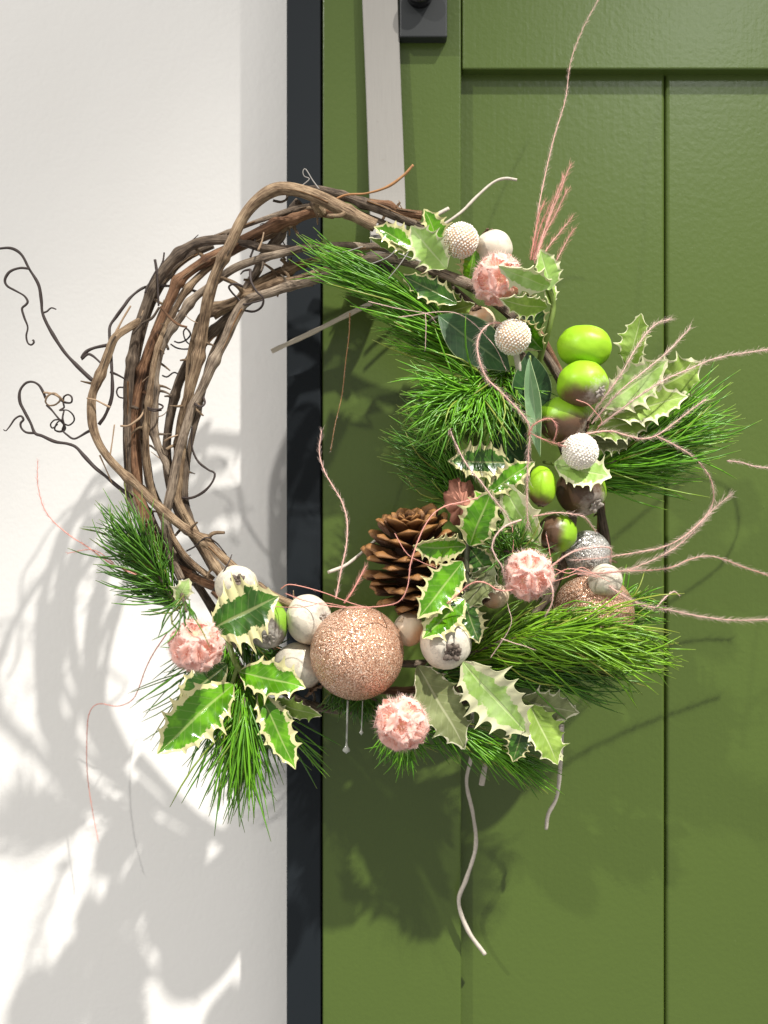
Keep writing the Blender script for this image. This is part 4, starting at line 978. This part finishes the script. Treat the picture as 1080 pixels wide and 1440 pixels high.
pine('small pine tuft in shade behind the big dark holly leaf', [(330,890,.06),(360,910,.07),(395,925,.074)], .07, 130, (-60, -30), 25, (28, 62), (-.006, .01), 'needle_dark', .1, 1.2, 17)

# ------------------------------------------------------------------ pink feathers
def feather(label, pts, d, r=1.3, mat='pink', barb='barb', bl=7.0, dens=1.0, r1=.55, seed=0, group='thin pink feathers in the wreath'):
    P, s = smooth_path(P3(pts, d), .0012)
    t = thing('pink_feather', Vector(P[0]), label, 'feather', group)
    V, f, tc = tube(P, np.linspace(U(r * .50), U(r1 * .42), len(P)), 6); mk('shaft', V, f, M[mat], t, {'tc': tc})
    rg = np.random.default_rng(seed + int(pts[0][0])); mb = MB(); T = np.gradient(P, axis=0); T /= np.linalg.norm(T, axis=1)[:, None]
    n = int(s[-1] / .00036 * dens)
    for i in range(n):
        k = rg.integers(0, len(P)); o = np.cross(T[k], rg.normal(0, 1, 3)); o /= np.linalg.norm(o) + 1e-9
        L = U(bl) * rg.uniform(.3, 1.4) * 1.35; dr = o * .42 + T[k] * .9 + rg.normal(0, .12, 3); dr /= np.linalg.norm(dr)
        m = P[k] + dr * L * .55 + o * L * .06; e = P[k] + dr * L + rg.normal(0, .06, 3) * L
        w = U(.13); sd = np.cross(dr, o); sd /= np.linalg.norm(sd)
        mb.add(np.array([P[k] + sd * w, P[k] - sd * w * .5 + o * w, P[k] - sd * w * .5 - o * w, m + sd * w * .8, m - sd * w * .4 + o * w * .7, m - sd * w * .4 - o * w * .7, e]),
               [(0, 1, 4, 3), (1, 2, 5, 4), (2, 0, 3, 5), (3, 4, 6), (4, 5, 6), (5, 3, 6)])
    mb.build('barbs', M[barb], t, kind='stuff')
feather('very long pink feather strand rising to the top edge of the picture', [(752,372,.07),(752,340,.08),(758,290,.08),(768,240,.076),(780,190,.072),(795,140,.066),(803,85,.06),(820,40,.056),(844,-6,.05)], .08, 1.5, bl=6)
TOPB = 'short pink feathers bunched at the top'
for i, (lab, pts, m_) in enumerate([
  ('short coral feather, leftmost of the bunch above the topmost flower', [(746,366),(752,330),(759,300),(766,283)], 'coral'),
  ('tallest short feather of the bunch above the topmost flower', [(750,366),(768,318),(785,275),(802,232)], 'pink'),
  ('pink feather just left of the tallest one in the top bunch', [(753,366),(766,322),(780,280),(793,248)], 'pink'),
  ('coral blunt feather in the middle of the top bunch', [(749,366),(758,325),(770,296),(777,282)], 'coral'),
  ('pink feather bending right in the top bunch below the tallest', [(752,368),(766,330),(782,300),(797,268)], 'pink'),
  ('pink feather leaning far right in the top bunch', [(756,372),(772,346),(788,326),(804,306)], 'pink'),
  ('lowest pink feather of the top bunch, beside the pale holly', [(770,394),(780,372),(792,348),(806,323)], 'pink')]):
    feather(lab, pts, .082 + .004 * (i % 3), 2.0, m_, 'barb_coral', 8, 1.5, .9, i, TOPB)
feather('furry pink feather curving from the middle bobble ball down to a fork', [(706,455,.104),(695,454,.112),(684,459,.118),(674,472,.12),(671,489,.122),(675,509,.124),(684,531,.126),(703,550,.128),(723,570,.13),(736,585,.132),(745,602,.132),(743,640,.132),(741,690,.13),(742,740,.126)], .12, 2.2, 'pink', 'barb', 9, 2.0, 1.2, 3)
feather('small pink feather arching right at the fork before the dull green fruit', [(743,612,.132),(750,598,.136),(764,590,.138),(776,590,.138),(783,602,.136),(779,620,.132)], .13, 1.7, 'coral', 'barb_coral', 6, 1.4, .9, 4)
feather('pink feather strand running from the fork to the white bobble ball', [(744,608,.132),(760,616,.132),(776,622,.13),(795,628,.124)], .13, 1.3, 'coral', 'barb_coral', 6, 1.2, .8, 4)
feather('grey pink feather crossing the upper leaf of the central holly', [(631,612,.122),(632,601,.12),(638,618,.124),(656,653,.126),(675,676,.126),(693,700,.126),(708,718,.124),(717,733,.12)], .12, 2.0, 'grey_pink', 'barb', 7, 1.4, 1.6, 5)
feather('grey pink feather hooking down to the right pink flower', [(733,731,.126),(712,739,.13),(698,752,.132),(692,768,.132),(697,783,.132),(706,797,.13),(709,812,.126)], .13, 2.6, 'grey_pink', 'barb', 6, 1.5, 1.6, 6)
feather('thin coral strand looping in front of the pine cone', [(672,700,.122),(650,706,.126),(628,711,.13),(610,722,.132),(596,742,.134),(585,768,.136),(577,795,.138),(573,825,.138),(562,845,.136),(540,852,.134),(505,854,.15),(470,853,.148),(430,845,.14),(402,835,.12)], .13, 1.6, 'coral', 'barb_coral', 4, .6, 1.3, 7)
feather('coral strand curving across the dark lower leaves of the central holly', [(610,858,.12),(632,846,.128),(656,825,.134),(671,818,.136),(686,821,.136),(699,829,.136),(717,830,.134),(732,824,.13)], .13, 1.7, 'coral', 'barb_coral', 5, .9, 1.5, 8)
feather('thin coral strand straight across the middle of the pine cone', [(555,750,.13),(572,778,.134),(592,790,.134),(614,799,.13)], .13, .9, 'coral', 'barb_coral', 3, .4, .7, 9)
feather('grey pink feather crossing the pine needles towards the door groove', [(790,622,.112),(816,612,.118),(855,606,.12),(880,612,.12),(902,617,.12),(924,612,.12),(952,592,.116),(975,574,.112),(992,562,.11)], .12, 2.0, 'pink', 'barb', 8, 1.6, 1.3, 10)
feather('pink feather making the big loop on the far right', [(924,614,.12),(947,625,.112),(974,642,.102),(994,664,.095),(1003,687,.09),(1001,711,.084),(985,734,.088),(958,757,.108),(930,770,.108),(900,776,.108),(850,784,.106),(808,788,.1)], .11, 1.5, 'pink', 'barb', 8, 1.6, 1.2, 11)
feather('pink feather rising right from the white fruit to below the big loop', [(812,808,.1),(872,804,.11),(900,795,.112),(935,779,.1),(960,762,.09),(980,743,.08),(1004,715,.066),(1027,697,.058)], .11, 1.3, 'pink', 'barb', 10, 1.8, .9, 12)
feather('coral feather waving right from the white fruit to the picture edge', [(806,800,.1),(835,806,.108),(877,803,.11),(935,800,.08),(969,787,.06),(994,782,.046),(1019,787,.036),(1047,798,.028),(1090,812,.022)], .1, 1.4, 'coral', 'barb', 8, 1.6, 1.2, 13)
feather('fluffy pink feather reaching right edge lowest, under the waving one', [(840,812,.1),(877,838,.11),(905,851,.092),(947,859,.07),(980,866,.056),(1030,872,.042),(1090,871,.032)], .1, 1.9, 'pink', 'barb', 9, 2.2, 1.5, 14)
feather('small grey feather curl above the lowest fluffy feather', [(922,856,.082),(930,846,.08),(938,838,.078),(948,832,.076),(956,838,.074)], .1, 2.0, 'grey_pink', 'barb', 5, 1.4, 1.8, 15)
feather('grey pink feather running up right across pale holly to the right edge', [(841,600,.11),(872,577,.122),(900,556,.126),(935,534,.126),(974,517,.112),(997,507,.094),(1030,499,.075),(1090,490,.05)], .12, 1.9, 'grey_pink', 'barb', 8, 1.8, 1.3, 16)
feather('grey pink feather curving highest over the pale right holly sprig', [(826,592,.108),(838,575,.116),(852,556,.12),(874,525,.122),(891,495,.12),(908,470,.116),(924,455,.11),(942,449,.106)], .12, 1.9, 'grey_pink', 'barb', 8, 1.8, 1.3, 17)
feather('grey pink feather between the highest and the edge one over the holly', [(832,596,.11),(869,553,.124),(902,525,.124),(935,498,.118),(955,478,.11),(970,461,.106)], .12, 1.8, 'grey_pink', 'barb', 8, 1.6, 1.2, 18)
feather('short pale feather piece at the right edge beside the pine fan', [(1022,648,.06),(1041,650,.06),(1063,656,.06),(1092,656,.05),(1125,635,.045),(1142,590,.042),(1132,530,.044),(1090,490,.05)], .09, 1.6, 'grey_pink', 'barb', 7, 1.6, 1.4, 19)
feather('pink red feather hanging out on the far left above the pine sprig', [(205,815,.09),(186,806,.1),(154,791,.1),(123,769,.096),(98,753,.092),(73,731,.088),(60,710,.085),(53,680,.082),(53,648,.08)], .09, 2.0, 'coral', 'barb_coral', 5, .9, .9, 20)
feather('short pink red fork beside the far left feather', [(160,792,.1),(140,777,.1),(123,773,.098),(95,778,.094)], .09, 1.6, 'coral', 'barb_coral', 4, .8, 1.0, 21)
feather('long blurred pink strand hanging lowest in front of the white wall', [(235,890,.06),(215,920,.03),(203,945,.015),(195,968,.0),(185,985,-.01),(165,993,-.015),(138,990,-.02),(125,1005,-.02),(122,1045,-.02),(123,1090,-.02),(130,1140,-.02),(138,1182,-.018)], 0, 1.8, 'coral', 'barb_coral', 4, .5, 1.4, 22)
feather('pink feather standing upright on the door left of the pine cone', [(472,842,.1),(480,800,.1),(487,766,.098),(488,732,.094),(480,704,.09),(467,682,.086),(455,660,.082),(449,635,.08),(452,606,.078)], .09, 2.0, 'pink', 'barb', 6, 1.4, 1.4, 23)
feather('short pink feather leaning on the lower left of the pine cone', [(484,848,.12),(494,834,.122),(503,818,.122),(514,797,.12)], .12, 2.6, 'coral', 'barb_coral', 7, 1.6, 1.4, 24)
feather('thin coral strand from vines to the copper bauble top', [(395,828,.1),(406,822,.106),(430,826,.112),(460,835,.122),(488,846,.14),(520,856,.146)], .12, 1.5, 'coral', 'barb_coral', 3, .4, 1.2, 25)
feather('reddish strand laid over the greyish cream fruit', [(380,852,.1),(402,854,.116),(430,853,.128),(455,848,.132),(485,853,.14)], .12, 1.2, 'coral', 'barb_coral', 3, .4, 1.0, 26)
feather('brown orange strand dangling inside the ring on the door', [(492,440,.06),(491,470,.058),(486,510,.056),(481,555,.054),(471,598,.052),(465,634,.05)], .05, 1.8, 'fibre', 'barb', 3, .5, .9, 27)
feather('pale pink feather lying across the lowest green fruit', [(750,726,.116),(783,721,.124),(811,724,.122),(823,728,.118),(838,748,.1)], .12, 1.6, 'pink', 'barb', 6, 1.2, 1.0, 28)
feather('soft peach feather over the small silver bauble', [(776,796,.12),(793,783,.124),(811,774,.124),(833,770,.122),(858,771,.116),(858,790,.108)], .12, 2.4, 'pink', 'barb', 6, 1.8, 1.8, 29)
feather('short pink feather dangling below the right pink flower', [(770,812,.14),(777,828,.146),(776,848,.146),(768,864,.144)], .14, 2.0, 'pink', 'barb', 5, 1.2, 1.4, 30)
for i, (lab, pts) in enumerate([
  ('thin coral strand from right flower to white fruit, upper one', [(780,800,.12),(800,806,.122),(818,798,.122),(834,806,.118)]),
  ('thin coral strand from right flower to white fruit, middle one', [(778,810,.12),(800,800,.122),(830,806,.122),(858,818,.116)]),
  ('thin coral strand from right flower to white fruit, lowest one', [(778,818,.12),(796,812,.122),(814,806,.122),(840,812,.118)]),
  ('thin reddish thread above the white bobble ball', [(810,562,.13),(826,568,.13),(836,578,.128),(846,592,.122),(838,606,.118)]),
  ('short coral thread rising from right pink flower towards the lowest green fruit', [(775,790,.12),(772,770,.12),(768,752,.118)]),
  ('pink thread hanging in the gap under the pale central leaf', [(720,738,.12),(722,760,.122),(720,786,.12)]),
  ('frayed pink tuft caught on the big right pine sprig', [(705,898,.13),(722,904,.134),(736,908,.134),(752,914,.13)]),
  ('grey thread crossing the upper pine needles', [(518,424,.105),(560,434,.108),(600,441,.108),(612,452,.104)]),
  ('grey thread hanging straight down over the upper pine needles', [(598,440,.108),(599,460,.108),(598,492,.106)]),
  ('thin beige thread across the smooth dark leaf', [(560,446,.1),(640,440,.105),(690,480,.108),(712,520,.106)]),
  ('pale thread rising beside the cream fruit with the black crown', [(690,925,.12),(718,880,.13),(714,850,.13)])]):
    feather(lab, pts, .12, 1.1, 'coral' if i < 6 else 'grey_pink', 'barb', 3, .5, .8, 40 + i, 'thin loose threads on the wreath')
